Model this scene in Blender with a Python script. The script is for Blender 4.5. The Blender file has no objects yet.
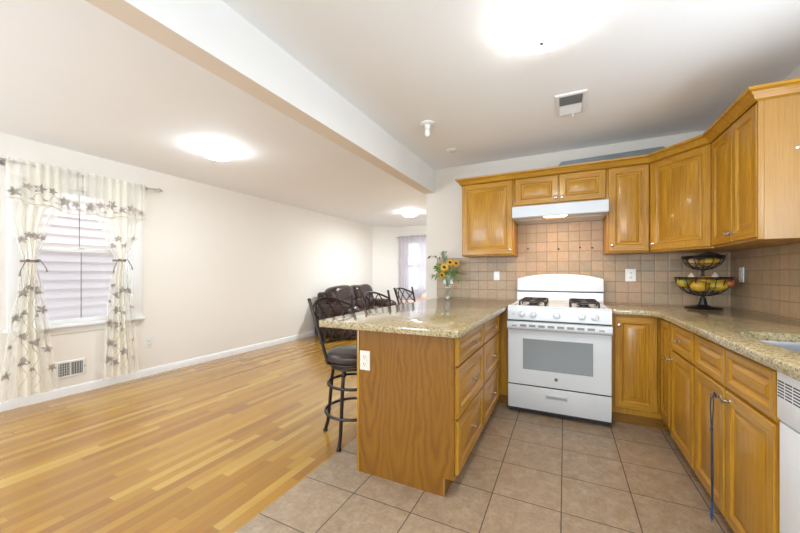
import bpy, bmesh, math, random
from mathutils import Vector, Matrix, Euler
random.seed(7)
PI = math.pi
D = bpy.data
SC = bpy.context.scene
COL = SC.collection

# ------------------------------------------------------------------ camera, sky, big lights, exposure
cam = D.objects.new('camera', D.cameras.new('camera'))
COL.objects.link(cam)
CAM_H = 1.1866
cam.location = (0, 0, CAM_H)
cam.rotation_euler = (PI / 2, 0, math.radians(26.2124))
cam.data.sensor_fit = 'HORIZONTAL'
cam.data.sensor_width = 36.0
cam.data.lens = 36.0 * 334.7254 / 800.0
cam.data.shift_y = (274.2174 - 266.5) / 800.0
cam.data.clip_start = 0.02
cam.data.clip_end = 200
SC.camera = cam

world = D.worlds.new('sky')
SC.world = world
world.use_nodes = True
bg = world.node_tree.nodes['Background']
bg.inputs['Color'].default_value = (0.86, 0.93, 1.0, 1)
bg.inputs['Strength'].default_value = 2.4

SC.view_settings.view_transform = 'Standard'
SC.view_settings.look = 'None'
SC.view_settings.exposure = 0.0
SC.view_settings.gamma = 1.0
SC.view_settings.use_curve_mapping = False


def area_light(name, loc, rot, sx, sy, watts, color):
    l = D.lights.new(name, 'AREA')
    l.shape = 'RECTANGLE'
    l.size, l.size_y = sx, sy
    l.energy = watts
    l.color = color
    o = D.objects.new(name, l)
    o.location = loc
    o.rotation_euler = rot
    COL.objects.link(o)
    return o


# added fill lights at assumed rear openings, unseen behind the camera
# (tilted up to brighten the ceilings)
TILT = math.radians(140)
area_light('fill_rear_living', (-2.95, -2.66, 1.40), (TILT, 0, 0), 1.75, 1.3, 143, (0.78, 0.92, 1.09))
area_light('fill_rear_kitchen', (0.0, -2.66, 1.45), (TILT, 0, 0), 1.65, 1.25, 122, (0.78, 0.92, 1.08))
# window over the sink, just outside the right edge of the photograph
area_light('daylight_sink_window', (1.40, 1.55, 1.60), (0, math.radians(125), 0), 0.8, 0.9, 16, (0.78, 0.92, 1.08))

LAMP_KITCHEN = 14.0
LAMP_DOME = 46.0
LAMP_HOOD = 9.0

# ------------------------------------------------------------------ mesh helpers


class MB:
    """Collects shapes in world coordinates; build() links them as one mesh object."""

    def __init__(s):
        s.v, s.f, s.m, s.uv = [], [], [], {}

    def add(s, verts, faces, m=0):
        b = len(s.v)
        s.v += [Vector(p) for p in verts]
        for i, f in enumerate(faces):
            s.f.append([b + k for k in f])
            s.m.append(m[i] if isinstance(m, (list, tuple)) else m)
        return s

    def box(s, x0, x1, y0, y1, z0, z1, m=0, bev=0.0, seg=2):
        x0, x1 = min(x0, x1), max(x0, x1)
        y0, y1 = min(y0, y1), max(y0, y1)
        z0, z1 = min(z0, z1), max(z0, z1)
        P = [(x, y, z) for x in (x0, x1) for y in (y0, y1) for z in (z0, z1)]
        F = [(0, 1, 3, 2), (4, 6, 7, 5), (0, 4, 5, 1), (2, 3, 7, 6), (0, 2, 6, 4), (1, 5, 7, 3)]
        if bev <= 0:
            return s.add(P, F, m)
        bm = bmesh.new()
        vs = [bm.verts.new(p) for p in P]
        for f in F:
            bm.faces.new([vs[i] for i in f])
        bmesh.ops.bevel(bm, geom=list(bm.edges), offset=bev, segments=seg, profile=0.5, affect='EDGES')
        s.add_bm(bm, m)
        return s

    def add_bm(s, bm, m=0, mat=None):
        bm.verts.index_update()
        vs = [(mat @ v.co if mat else v.co.copy()) for v in bm.verts]
        fs = [[v.index for v in f.verts] for f in bm.faces]
        s.add(vs, fs, m)
        bm.free()

    def prism(s, poly, z0, z1, m=0, axis='Z'):
        n = len(poly)

        def P(a, b, c):
            return (a, b, c) if axis == 'Z' else ((c, a, b) if axis == 'X' else (a, c, b))
        vs = [P(a, b, z0) for a, b in poly] + [P(a, b, z1) for a, b in poly]
        fs = [list(range(n))[::-1], [n + i for i in range(n)]]
        fs += [(i, (i + 1) % n, n + (i + 1) % n, n + i) for i in range(n)]
        return s.add(vs, fs, m)

    def tube(s, pts, r, n=8, m=0, closed=False, caps=True):
        pts = [Vector(p) for p in pts]
        k = len(pts)
        rs = r if isinstance(r, (list, tuple)) else [r] * k
        tang = []
        for i in range(k):
            a = pts[(i - 1) % k] if (closed or i > 0) else pts[i]
            b = pts[(i + 1) % k] if (closed or i < k - 1) else pts[i]
            t = (b - a)
            tang.append(t.normalized() if t.length > 1e-9 else Vector((0, 0, 1)))
        ref = Vector((0, 0, 1)) if abs(tang[0].z) < 0.9 else Vector((1, 0, 0))
        nrm = (ref - tang[0] * ref.dot(tang[0])).normalized()
        vs, fs = [], []
        for i in range(k):
            nrm = nrm - tang[i] * nrm.dot(tang[i])
            if nrm.length < 1e-6:
                nrm = tang[i].orthogonal()
            nrm.normalize()
            bn = tang[i].cross(nrm)
            for j in range(n):
                a = 2 * PI * j / n
                vs.append(pts[i] + (nrm * math.cos(a) + bn * math.sin(a)) * rs[i])
        rng = k if closed else k - 1
        for i in range(rng):
            i2 = (i + 1) % k
            for j in range(n):
                j2 = (j + 1) % n
                fs.append((i * n + j, i * n + j2, i2 * n + j2, i2 * n + j))
        if caps and not closed:
            fs.append(list(range(n))[::-1])
            fs.append([(k - 1) * n + j for j in range(n)])
        return s.add(vs, fs, m)

    def ring(s, c, R, r, n=32, k=8, m=0, ry=None, axis='Z'):
        ry = ry or R
        pts = []
        for i in range(n):
            a = 2 * PI * i / n
            u, w = R * math.cos(a), ry * math.sin(a)
            if axis == 'Z':
                pts.append((c[0] + u, c[1] + w, c[2]))
            elif axis == 'X':
                pts.append((c[0], c[1] + u, c[2] + w))
            else:
                pts.append((c[0] + u, c[1], c[2] + w))
        return s.tube(pts, r, k, m, closed=True)

    def lathe(s, prof, c, n=24, m=0, axis=(0, 0, 1), sx=1.0, sy=1.0):
        """prof: (radius, height along axis) list."""
        ax = Vector(axis).normalized()
        q = Vector((0, 0, 1)).rotation_difference(ax)
        vs, fs = [], []
        for (r, h) in prof:
            for j in range(n):
                a = 2 * PI * j / n
                vs.append(Vector(c) + q @ Vector((r * math.cos(a) * sx, r * math.sin(a) * sy, h)))
        for i in range(len(prof) - 1):
            for j in range(n):
                j2 = (j + 1) % n
                fs.append((i * n + j, i * n + j2, (i + 1) * n + j2, (i + 1) * n + j))
        if prof[0][0] > 1e-6:
            fs.append(list(range(n))[::-1])
        if prof[-1][0] > 1e-6:
            fs.append([(len(prof) - 1) * n + j for j in range(n)])
        return s.add(vs, fs, m)

    def ell(s, c, r, rot=(0, 0, 0), n=18, k=10, m=0, p=1.0, fn=None):
        """ellipsoid / superellipsoid (p<1 is boxier)"""
        R = Euler(rot).to_matrix()
        vs, fs = [], []

        def sp(x):
            return math.copysign(abs(x) ** p, x)
        for i in range(k + 1):
            th = -PI / 2 + PI * i / k
            for j in range(n):
                ph = 2 * PI * j / n
                q = Vector((r[0] * sp(math.cos(th)) * sp(math.cos(ph)), r[1] * sp(math.cos(th)) * sp(math.sin(ph)), r[2] * sp(math.sin(th))))
                if fn:
                    q = fn(q)
                vs.append(Vector(c) + R @ q)
        for i in range(k):
            for j in range(n):
                j2 = (j + 1) % n
                fs.append((i * n + j, i * n + j2, (i + 1) * n + j2, (i + 1) * n + j))
        return s.add(vs, fs, m)

    def grid(s, fn, nu, nv, m=0):
        vs, fs = [], []
        uvs = []
        for i in range(nv + 1):
            for j in range(nu + 1):
                vs.append(fn(j / nu, i / nv))
                uvs.append((j / nu, i / nv))
        b = len(s.v)
        for i in range(nv):
            for j in range(nu):
                a = i * (nu + 1) + j
                fs.append((a, a + 1, a + nu + 2, a + nu + 1))
        for i, q in enumerate(uvs):
            s.uv[b + i] = q
        return s.add(vs, fs, m)

    def rects(s, O, U, V, W, w, h, loops, mats=(0, 0), last=0, mats_i=None):
        """nested rectangles on a board: loops = (inset, height along W); mats = (stile side, rail side)."""
        O, U, V, W = Vector(O), Vector(U), Vector(V), Vector(W)
        b = len(s.v)
        for (ins, q) in loops:
            for (u, v) in ((ins, ins), (w - ins, ins), (w - ins, h - ins), (ins, h - ins)):
                s.v.append(O + U * u + V * v + W * q)
        for i in range(len(loops) - 1):
            for k in range(4):
                k2 = (k + 1) % 4
                s.f.append([b + 4 * i + k, b + 4 * i + k2, b + 4 * i + 4 + k2, b + 4 * i + 4 + k])
                s.m.append(mats[1] if k in (0, 2) else mats[0])
        e = b + 4 * (len(loops) - 1)
        s.f.append([e, e + 1, e + 2, e + 3])
        s.m.append(last)
        s.f.append([b + 3, b + 2, b + 1, b])
        s.m.append(last)
        return s

    def build(s, name, mats, parent=None, loc=None, sharp=35, kind=None, norm=True):
        if not isinstance(mats, (list, tuple)):
            mats = [mats]
        if parent is not None:
            org = Vector(parent['_o'])
        elif loc is not None:
            org = Vector(loc)
        else:
            xs = [p.x for p in s.v]; ys = [p.y for p in s.v]; zs = [p.z for p in s.v]
            org = Vector(((min(xs) + max(xs)) / 2, (min(ys) + max(ys)) / 2, min(zs)))
        me = D.meshes.new(name)
        me.from_pydata([tuple(p - org) for p in s.v], [], s.f)
        for mt in mats:
            me.materials.append(mt)
        me.polygons.foreach_set('material_index', s.m)
        if norm:
            bm = bmesh.new()
            bm.from_mesh(me)
            bmesh.ops.recalc_face_normals(bm, faces=list(bm.faces))
            bm.to_mesh(me)
            bm.free()
        if s.uv:
            lay = me.uv_layers.new(name='uv')
            for l in me.loops:
                lay.data[l.index].uv = s.uv.get(l.vertex_index, (0, 0))
        me.polygons.foreach_set('use_smooth', [True] * len(me.polygons))
        me.set_sharp_from_angle(angle=math.radians(sharp))
        me.update()
        o = D.objects.new(name, me)
        COL.objects.link(o)
        if parent is not None:
            o.parent = parent
        else:
            o.location = org
        o['_o'] = tuple(org)
        if kind:
            o['kind'] = kind
        return o


def tag(o, label, cat, group=None):
    o['label'] = label
    o['category'] = cat
    if group:
        o['group'] = group
    return o


def thing(name, loc, label, cat, group=None):
    o = D.objects.new(name, None)
    o.empty_display_size = 0.05
    COL.objects.link(o)
    o.location = loc
    o['_o'] = tuple(loc)
    return tag(o, label, cat, group)


def structure(mb, name, mats, **k):
    return mb.build(name, mats, kind='structure', **k)


def copy_tree(o, parent=None):
    c = o.copy()
    COL.objects.link(c)
    if parent is not None:
        c.parent = parent
    for ch in list(o.children):
        copy_tree(ch, c)
    return c


def offset_poly(poly, d):
    """inward offset of a counter-clockwise polygon"""
    n = len(poly)
    out = []
    for i in range(n):
        p0, p1, p2 = Vector(poly[i - 1]), Vector(poly[i]), Vector(poly[(i + 1) % n])
        a, b = (p1 - p0).normalized(), (p2 - p1).normalized()
        na, nb = Vector((-a.y, a.x)), Vector((-b.y, b.x))
        k = (na + nb)
        k = k / max(0.2, (1 + na.dot(nb)))
        out.append(tuple(p1 + k * d))
    return out


def arc2(cx, cy, r, a0, a1, n=8):
    return [(cx + r * math.cos(math.radians(a0 + (a1 - a0) * i / n)), cy + r * math.sin(math.radians(a0 + (a1 - a0) * i / n))) for i in range(n + 1)]


def round_rect(x0, x1, y0, y1, r, n=8):
    return arc2(x1 - r, y0 + r, r, -90, 0, n) + arc2(x1 - r, y1 - r, r, 0, 90, n) + arc2(x0 + r, y1 - r, r, 90, 180, n) + arc2(x0 + r, y0 + r, r, 180, 270, n)


def slab(mb, poly, z0, z1, r=0.008, hole=None, m=0):
    """flat slab with eased edges and an optional hole (both counter-clockwise)"""
    bm = bmesh.new()

    def loop(p, z):
        return [bm.verts.new((a, b, z)) for a, b in p]
    prof = [(r, z0), (r * 0.3, z0 + r * 0.3), (0, z0 + r), (0, z1 - r), (r * 0.3, z1 - r * 0.3), (r, z1)]
    L = [loop(offset_poly(poly, d) if d else poly, z) for d, z in prof]
    n = len(poly)
    for a, b in zip(L[:-1], L[1:]):
        for i in range(n):
            bm.faces.new((a[i], a[(i + 1) % n], b[(i + 1) % n], b[i]))
    if hole:
        h0, h1 = loop(hole, z0), loop(hole, z1)
        k = len(hole)
        for i in range(k):
            bm.faces.new((h0[(i + 1) % k], h0[i], h1[i], h1[(i + 1) % k]))
        for lo, hi in ((L[0], h0), (L[-1], h1)):
            es = []
            for q in (lo, hi):
                for i in range(len(q)):
                    es.append(bm.edges.get((q[i], q[(i + 1) % len(q)])))
            bmesh.ops.triangle_fill(bm, edges=es, use_beauty=True)
    else:
        bm.faces.new(L[0][::-1])
        bm.faces.new(L[-1])
    mb.add_bm(bm, m)
    return mb


def sweep(mb, path, prof, m=0):
    """prof (out, z) swept along a 2-D path; out is to the left of the travel direction"""
    n = len(path)
    offs = []
    for i in range(n):
        p = Vector(path[i])
        a = (p - Vector(path[i - 1])).normalized() if i > 0 else None
        b = (Vector(path[i + 1]) - p).normalized() if i < n - 1 else None
        a = a or b
        b = b or a
        na, nb = Vector((-a.y, a.x)), Vector((-b.y, b.x))
        offs.append((na + nb) / max(0.25, 1 + na.dot(nb)))
    k = len(prof)
    vs, fs = [], []
    for i in range(n):
        for (o, z) in prof:
            q = Vector(path[i]) + offs[i] * o
            vs.append((q.x, q.y, z))
    for i in range(n - 1):
        for j in range(k):
            j2 = (j + 1) % k
            fs.append((i * k + j, i * k + j2, (i + 1) * k + j2, (i + 1) * k + j))
    fs.append(list(range(k)))
    fs.append([(n - 1) * k + j for j in range(k)][::-1])
    return mb.add(vs, fs, m)


# ------------------------------------------------------------------ materials


class NT:
    def __init__(s, name):
        s.mat = D.materials.new(name)
        s.mat.use_nodes = True
        s.t = s.mat.node_tree
        s.b = s.t.nodes['Principled BSDF']
        s.out = s.t.nodes['Material Output']

    def n(s, typ, ins=None, **props):
        nd = s.t.nodes.new(typ)
        for k, v in props.items():
            setattr(nd, k, v)
        for k, v in (ins or {}).items():
            sock = nd.inputs[k]
            if isinstance(v, bpy.types.NodeSocket):
                s.t.links.new(v, sock)
            else:
                sock.default_value = v
        return nd

    def math(s, op, a, b=0.0, c=None):
        nd = s.n('ShaderNodeMath', {0: a, 1: b}, operation=op)
        if c is not None:
            if isinstance(c, bpy.types.NodeSocket):
                s.t.links.new(c, nd.inputs[2])
            else:
                nd.inputs[2].default_value = c
        return nd.outputs[0]

    def mix(s, f, a, b, typ='MIX'):
        nd = s.n('ShaderNodeMix', None, data_type='RGBA', blend_type=typ)
        for idx, v in ((0, f), (6, a), (7, b)):
            if isinstance(v, bpy.types.NodeSocket):
                s.t.links.new(v, nd.inputs[idx])
            else:
                nd.inputs[idx].default_value = (v if idx == 0 else (tuple(v) + (1,))[:4])
        return nd.outputs[2]

    def ramp(s, f, stops, interp='LINEAR'):
        nd = s.n('ShaderNodeValToRGB', {0: f})
        cr = nd.color_ramp
        cr.interpolation = interp
        while len(cr.elements) < len(stops):
            cr.elements.new(0.5)
        for e, (p, c) in zip(cr.elements, stops):
            e.position = p
            e.color = (tuple(c) + (1,))[:4]
        return nd.outputs[0]

    def noise(s, vec, scale, detail=4, rough=0.55, dist=0.0):
        return s.n('ShaderNodeTexNoise', {'Vector': vec, 'Scale': scale, 'Detail': detail, 'Roughness': rough, 'Distortion': dist}).outputs[0]

    def white(s, vec):
        return s.n('ShaderNodeTexWhiteNoise', {'Vector': vec}, noise_dimensions='3D')

    def pos(s):
        return s.n('ShaderNodeNewGeometry').outputs['Position']

    def obj(s):
        return s.n('ShaderNodeTexCoord').outputs['Object']

    def sep(s, v):
        nd = s.n('ShaderNodeSeparateXYZ', {0: v})
        return nd.outputs

    def comb(s, x=0.0, y=0.0, z=0.0):
        return s.n('ShaderNodeCombineXYZ', {0: x, 1: y, 2: z}).outputs[0]

    def vscale(s, v, sc):
        return s.n('ShaderNodeVectorMath', {0: v, 1: sc}, operation='MULTIPLY').outputs[0]

    def vadd(s, v, w):
        return s.n('ShaderNodeVectorMath', {0: v, 1: w}, operation='ADD').outputs[0]

    def bump(s, h, strength=0.2, dist=0.002):
        nd = s.n('ShaderNodeBump', {'Height': h, 'Strength': strength, 'Distance': dist})
        s.t.links.new(nd.outputs[0], s.b.inputs['Normal'])

    def set(s, **k):
        names = dict(color='Base Color', rough='Roughness', metal='Metallic', coat='Coat Weight', coatr='Coat Roughness',
                     spec='Specular IOR Level', trans='Transmission Weight', ior='IOR', alpha='Alpha', sheen='Sheen Weight',
                     emis='Emission Color', emiss='Emission Strength', sss='Subsurface Weight')
        for a, v in k.items():
            sock = s.b.inputs[names[a]]
            if isinstance(v, bpy.types.NodeSocket):
                s.t.links.new(v, sock)
            else:
                sock.default_value = (tuple(v) + (1,))[:4] if isinstance(v, (tuple, list)) else v
        return s.mat


def plain(name, color, rough=0.5, metal=0.0, var=0.04, vs=8.0, bump=0.0, **k):
    t = NT(name)
    nz = t.noise(t.obj(), vs, 3)
    dark = tuple(c * (1 - var) for c in color)
    lite = tuple(min(1, c * (1 + var)) for c in color)
    col = t.mix(nz, dark, lite)
    if bump:
        t.bump(t.noise(t.obj(), vs * 12, 2), bump, 0.001)
    return t.set(color=col, rough=rough, metal=metal, **k)


def oak(name, axis, dark, mid, lite, rough=0.33, ring=9.0, big=1.0):
    """varnished oak with grain along an axis"""
    t = NT(name)
    rnd = t.n('ShaderNodeObjectInfo').outputs['Random']
    p = t.pos()
    sh = t.comb(t.math('MULTIPLY', rnd, 7.3), t.math('MULTIPLY', rnd, 3.1), t.math('MULTIPLY', rnd, 5.7))
    p = t.vadd(p, sh)
    lo, fine = [1.0, 1.0, 1.0], [1.0, 1.0, 1.0]
    i = 'XYZ'.index(axis)
    lo[i], fine[i] = 0.16, 0.022
    pl = t.vscale(p, lo)
    nz = t.noise(pl, 3.2 * big, 2, 0.4)
    rings = t.math('SINE', t.math('MULTIPLY', nz, ring * 6.28))
    rings = t.math('MULTIPLY_ADD', rings, 0.5, 0.5)
    rings = t.math('POWER', rings, 2.2)
    fg = t.noise(t.vscale(p, fine), 170, 4, 0.7)
    pores = t.noise(t.vscale(p, fine), 420, 2, 0.5)
    patch = t.noise(pl, 1.6, 2, 0.5)
    c = t.ramp(fg, [(0.34, dark), (0.52, mid), (0.68, lite)])
    c = t.mix(t.math('MULTIPLY', rings, 0.42), c, tuple(a * b for a, b in zip(dark, (1.0, 0.98, 0.95))))
    c = t.mix(t.math('MULTIPLY', t.math('GREATER_THAN', pores, 0.62), 0.28), c, tuple(a * 0.55 for a in dark))
    c = t.mix(t.math('MULTIPLY', patch, 0.35), c, lite)
    t.bump(fg, 0.06, 0.001)
    return t.set(color=c, rough=rough, spec=0.35, coat=0.16, coatr=0.10)


OD, OM, OL = (0.26, 0.096, 0.006), (0.435, 0.203, 0.012), (0.545, 0.292, 0.028)
M = {}
M['oak_z'] = oak('oak_grain_up', 'Z', OD, OM, OL)
M['oak_x'] = oak('oak_grain_x', 'X', OD, OM, OL)
M['oak_y'] = oak('oak_grain_y', 'Y', OD, OM, OL)
M['oak_end'] = oak('oak_veneer', 'Z', (0.145, 0.052, 0.004), (0.235, 0.095, 0.008), (0.31, 0.142, 0.015), rough=0.38, ring=10, big=1.0)
M['oak_pale'] = oak('oak_laminate', 'Z', (0.36, 0.185, 0.048), (0.40, 0.212, 0.060), (0.43, 0.24, 0.075), rough=0.35, ring=3)
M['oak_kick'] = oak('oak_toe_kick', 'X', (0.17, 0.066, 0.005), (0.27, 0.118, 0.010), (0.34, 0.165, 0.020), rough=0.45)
M['cab_in'] = plain('cabinet_reveal', (0.16, 0.065, 0.017), 0.6)


def veneer():
    """plain-sawn veneer: bookmatched leaves with long oval cathedral figure"""
    t = NT('oak_veneer_figured')
    p = t.pos()
    x, y, z = t.sep(p)
    wob = t.noise(t.vscale(p, (5.0, 5.0, 2.2)), 1.0, 4, 0.55)
    wob2 = t.noise(t.vscale(p, (20.0, 20.0, 5.0)), 1.0, 3, 0.5)
    fx = t.math('SUBTRACT', t.math('FRACT', t.math('DIVIDE', t.math('ADD', x, 1.14), 0.205)), 0.5)
    dx = t.math('ADD', t.math('MULTIPLY', fx, 0.95), t.math('MULTIPLY', t.math('SUBTRACT', wob, 0.5), 0.75))
    dz = t.math('MULTIPLY', t.math('SUBTRACT', z, 0.58), 0.62)
    rr = t.math('SQRT', t.math('ADD', t.math('MULTIPLY', dx, dx), t.math('MULTIPLY', dz, dz)))
    rr = t.math('ADD', rr, t.math('MULTIPLY', wob2, 0.05))
    ring = t.math('MULTIPLY_ADD', t.math('SINE', t.math('MULTIPLY', rr, 46.0)), 0.5, 0.5)
    fade = t.noise(t.vscale(p, (7.0, 7.0, 3.0)), 1.0, 2, 0.5)
    ring = t.math('ADD', 0.5, t.math('MULTIPLY', t.math('SUBTRACT', ring, 0.5), t.math('MULTIPLY_ADD', fade, 2.2, -0.45)))
    fg = t.noise(t.vscale(p, (1, 1, 0.02)), 190, 4, 0.7)
    c = t.ramp(ring, [(0.0, (0.165, 0.060, 0.004)), (0.25, (0.215, 0.083, 0.005)), (0.65, (0.25, 0.102, 0.007)), (1.0, (0.27, 0.115, 0.009))])
    c = t.mix(t.math('MULTIPLY', t.math('SUBTRACT', fg, 0.30), 0.85), c, (0.13, 0.048, 0.005))
    c = t.mix(t.math('MULTIPLY', wob, 0.25), c, (0.29, 0.13, 0.016))
    return t.set(color=c, rough=0.42, spec=0.35, coat=0.08, coatr=0.15)


M['oak_end'] = veneer()


def wall_paint(name, c):
    t = NT(name)
    nz = t.noise(t.pos(), 1.7, 3)
    col = t.mix(nz, tuple(v * 0.985 for v in c), tuple(min(1, v * 1.01) for v in c))
    t.bump(t.noise(t.pos(), 160, 2), 0.04, 0.001)
    return t.set(color=col, rough=0.75)


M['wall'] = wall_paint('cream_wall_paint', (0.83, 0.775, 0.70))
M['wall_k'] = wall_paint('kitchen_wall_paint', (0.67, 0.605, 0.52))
M['ceil'] = wall_paint('ceiling_paint', (0.90, 0.895, 0.89))
M['white_trim'] = plain('white_trim_paint', (0.84, 0.83, 0.81), 0.4, var=0.02)
M['beam_soffit'] = wall_paint('tan_soffit', (0.80, 0.70, 0.585))  # beam underside, tanner and darker than the beam's sides
M['beamp'] = wall_paint('beam_paint', (0.86, 0.855, 0.835))


def grid_lines(t, a, b, pa, pb, oa, ob, g):
    """tile lattice: returns (grout mask, tile id vector, distance to edge)"""
    ta = t.math('DIVIDE', t.math('SUBTRACT', a, oa), pa)
    tb = t.math('DIVIDE', t.math('SUBTRACT', b, ob), pb)
    fa, fb = t.math('FRACT', ta), t.math('FRACT', tb)
    da = t.math('MULTIPLY', t.math('MINIMUM', fa, t.math('SUBTRACT', 1.0, fa)), pa)
    db = t.math('MULTIPLY', t.math('MINIMUM', fb, t.math('SUBTRACT', 1.0, fb)), pb)
    d = t.math('MINIMUM', da, db)
    return t.math('LESS_THAN', d, g), t.comb(t.math('FLOOR', ta), t.math('FLOOR', tb), 0.37), d


def floor_tile():
    t = NT('ceramic_floor_tile')
    p = t.pos()
    x, y, z = t.sep(p)
    mask, idv, d = grid_lines(t, x, y, 0.3365, 0.335, -1.362, 1.517, 0.0028)
    rv = t.white(idv).outputs[0]
    pv = t.vadd(p, t.comb(t.math('MULTIPLY', rv, 17.0), t.math('MULTIPLY', rv, 9.0), 0.0))
    a = t.noise(pv, 13, 8, 0.78, 0.4)
    b = t.noise(pv, 55, 4, 0.7)
    c = t.ramp(a, [(0.28, (0.24, 0.155, 0.09)), (0.48, (0.35, 0.255, 0.165)), (0.62, (0.42, 0.325, 0.225)), (0.78, (0.52, 0.42, 0.31))])
    c = t.mix(t.math('MULTIPLY', t.math('GREATER_THAN', b, 0.54), 0.38), c, (0.24, 0.15, 0.085))
    c = t.mix(t.math('MULTIPLY', rv, 0.16), c, (0.46, 0.30, 0.19))
    c = t.mix(mask, c, (0.10, 0.075, 0.055))
    h = t.math('SUBTRACT', t.math('MULTIPLY', b, 0.12), t.math('MULTIPLY', mask, 1.0))
    t.bump(h, 0.35, 0.002)
    r = t.math('MULTIPLY_ADD', mask, 0.4, 0.36)
    return t.set(color=c, rough=r)


def splash_tile(name, along):
    t = NT(name)
    p = t.pos()
    x, y, z = t.sep(p)
    if along == 'X':
        mask, idv, d = grid_lines(t, x, z, 0.0985, 0.0985, -0.361, 0.919, 0.0022)
    else:
        mask, idv, d = grid_lines(t, y, z, 0.1015, 0.0985, 3.395, 0.919, 0.0022)
    rv = t.white(idv).outputs[0]
    a = t.noise(t.vadd(p, t.comb(t.math('MULTIPLY', rv, 11.0), 0.0, 0.0)), 26, 6, 0.65)
    c = t.ramp(rv, [(0.0, (0.39, 0.275, 0.155)), (0.35, (0.46, 0.325, 0.19)), (0.6, (0.49, 0.318, 0.182)), (0.8, (0.44, 0.315, 0.19)), (0.96, (0.37, 0.285, 0.18))])
    c = t.mix(t.math('MULTIPLY', t.math('SUBTRACT', a, 0.28), 0.9), t.mix(1.0, c, (0.80, 0.78, 0.74), 'MULTIPLY'), t.mix(0.35, c, (0.66, 0.52, 0.36)))
    c = t.mix(mask, c, (0.24, 0.155, 0.095))
    edge = t.math('MINIMUM', t.math('DIVIDE', d, 0.008), 1.0)
    h = t.math('ADD', edge, t.math('MULTIPLY', a, 0.25))
    t.bump(h, 0.5, 0.003)
    return t.set(color=c, rough=0.42)


def strip_floor():
    t = NT('oak_strip_floor')
    p = t.pos()
    x, y, z = t.sep(p)
    W = 0.0572
    rx = t.math('DIVIDE', x, W)
    row = t.math('FLOOR', rx)
    r1 = t.white(t.comb(row, 3.3, 1.7)).outputs[0]
    L = t.math('MULTIPLY_ADD', r1, 0.55, 0.55)
    ry = t.math('DIVIDE', t.math('ADD', y, t.math('MULTIPLY', r1, 13.7)), L)
    colm = t.math('FLOOR', ry)
    rv = t.white(t.comb(row, colm, 5.1)).outputs[0]
    fx, fy = t.math('FRACT', rx), t.math('FRACT', ry)
    dx = t.math('MULTIPLY', t.math('MINIMUM', fx, t.math('SUBTRACT', 1.0, fx)), W)
    dy = t.math('MULTIPLY', t.math('MINIMUM', fy, t.math('SUBTRACT', 1.0, fy)), L)
    gap = t.math('LESS_THAN', t.math('MINIMUM', dx, dy), 0.0009)
    pv = t.vadd(p, t.comb(t.math('MULTIPLY', rv, 3.0), t.math('MULTIPLY', rv, 41.0), 0.0))
    g1 = t.noise(t.vscale(pv, (1, 0.035, 1)), 130, 5, 0.75)
    g2 = t.noise(t.vscale(pv, (1, 0.10, 1)), 26, 3, 0.5, 0.6)
    c = t.ramp(rv, [(0.0, (0.30, 0.130, 0.010)), (0.25, (0.37, 0.172, 0.012)), (0.6, (0.425, 0.210, 0.017)), (0.85, (0.49, 0.27, 0.030)), (1.0, (0.57, 0.35, 0.065))])
    c = t.mix(t.math('MULTIPLY', t.math('SUBTRACT', g1, 0.35), 0.9), c, (0.28, 0.115, 0.02))
    c = t.mix(t.math('MULTIPLY', t.math('GREATER_THAN', g2, 0.6), 0.22), c, (0.28, 0.125, 0.025))
    c = t.mix(t.math('MULTIPLY', gap, 0.75), c, (0.16, 0.07, 0.025))
    t.bump(t.math('SUBTRACT', t.math('MULTIPLY', g1, 0.12), gap), 0.12, 0.001)
    return t.set(color=c, rough=0.27, coat=0.5, coatr=0.16)


def granite():
    t = NT('speckled_granite')
    p = t.pos()
    n1 = t.noise(p, 75, 6, 0.76, 0.3)
    n2 = t.noise(t.vadd(p, (4.1, 2.2, 1.0)), 95, 4, 0.7)
    n3 = t.noise(t.vadd(p, (9.1, 7.2, 3.0)), 95, 5, 0.78, 0.4)
    n4 = t.noise(t.vadd(p, (1.1, 8.2, 5.0)), 9, 3, 0.5)
    c = t.ramp(n1, [(0.32, (0.11, 0.066, 0.025)), (0.42, (0.29, 0.20, 0.085)), (0.51, (0.45, 0.355, 0.20)), (0.62, (0.56, 0.47, 0.30)), (0.76, (0.66, 0.60, 0.46))])
    c = t.mix(t.math('MULTIPLY', t.math('GREATER_THAN', n3, 0.56), 0.85), c, (0.05, 0.04, 0.025))
    c = t.mix(t.math('MULTIPLY', t.math('GREATER_THAN', n2, 0.64), 0.55), c, (0.22, 0.20, 0.16))
    c = t.mix(t.math('MULTIPLY', n4, 0.3), c, (0.46, 0.37, 0.18))
    return t.set(color=c, rough=0.09, spec=0.55)


M['tile'] = floor_tile()
M['splash_x'] = splash_tile('backsplash_tile_back', 'X')
M['splash_y'] = splash_tile('backsplash_tile_side', 'Y')
M['strip'] = strip_floor()
M['granite'] = granite()
M['enamel'] = plain('white_enamel', (0.68, 0.70, 0.70), 0.22, var=0.01, coat=0.3)
M['hood'] = plain('hood_enamel', (0.56, 0.575, 0.585), 0.25, var=0.01)
M['enamel_dw'] = plain('white_dishwasher_enamel', (0.80, 0.81, 0.82), 0.3, var=0.01)
M['plastic_w'] = plain('white_plastic', (0.80, 0.79, 0.76), 0.35, var=0.02)
M['ivory'] = plain('ivory_plastic', (0.72, 0.68, 0.58), 0.4, var=0.02)
M['slot'] = plain('dark_slot', (0.03, 0.03, 0.03), 0.6)
M['slot_grey'] = plain('grey_slot', (0.26, 0.27, 0.28), 0.5)
M['iron'] = plain('black_cast_iron', (0.022, 0.02, 0.02), 0.45, bump=0.1)
M['black_metal'] = plain('black_wire', (0.018, 0.016, 0.015), 0.4, metal=0.4)
M['bronze'] = plain('dark_bronze_metal', (0.035, 0.026, 0.021), 0.36, metal=0.6, var=0.15)
M['nickel'] = plain('brushed_nickel', (0.62, 0.58, 0.52), 0.25, metal=1.0)
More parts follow.
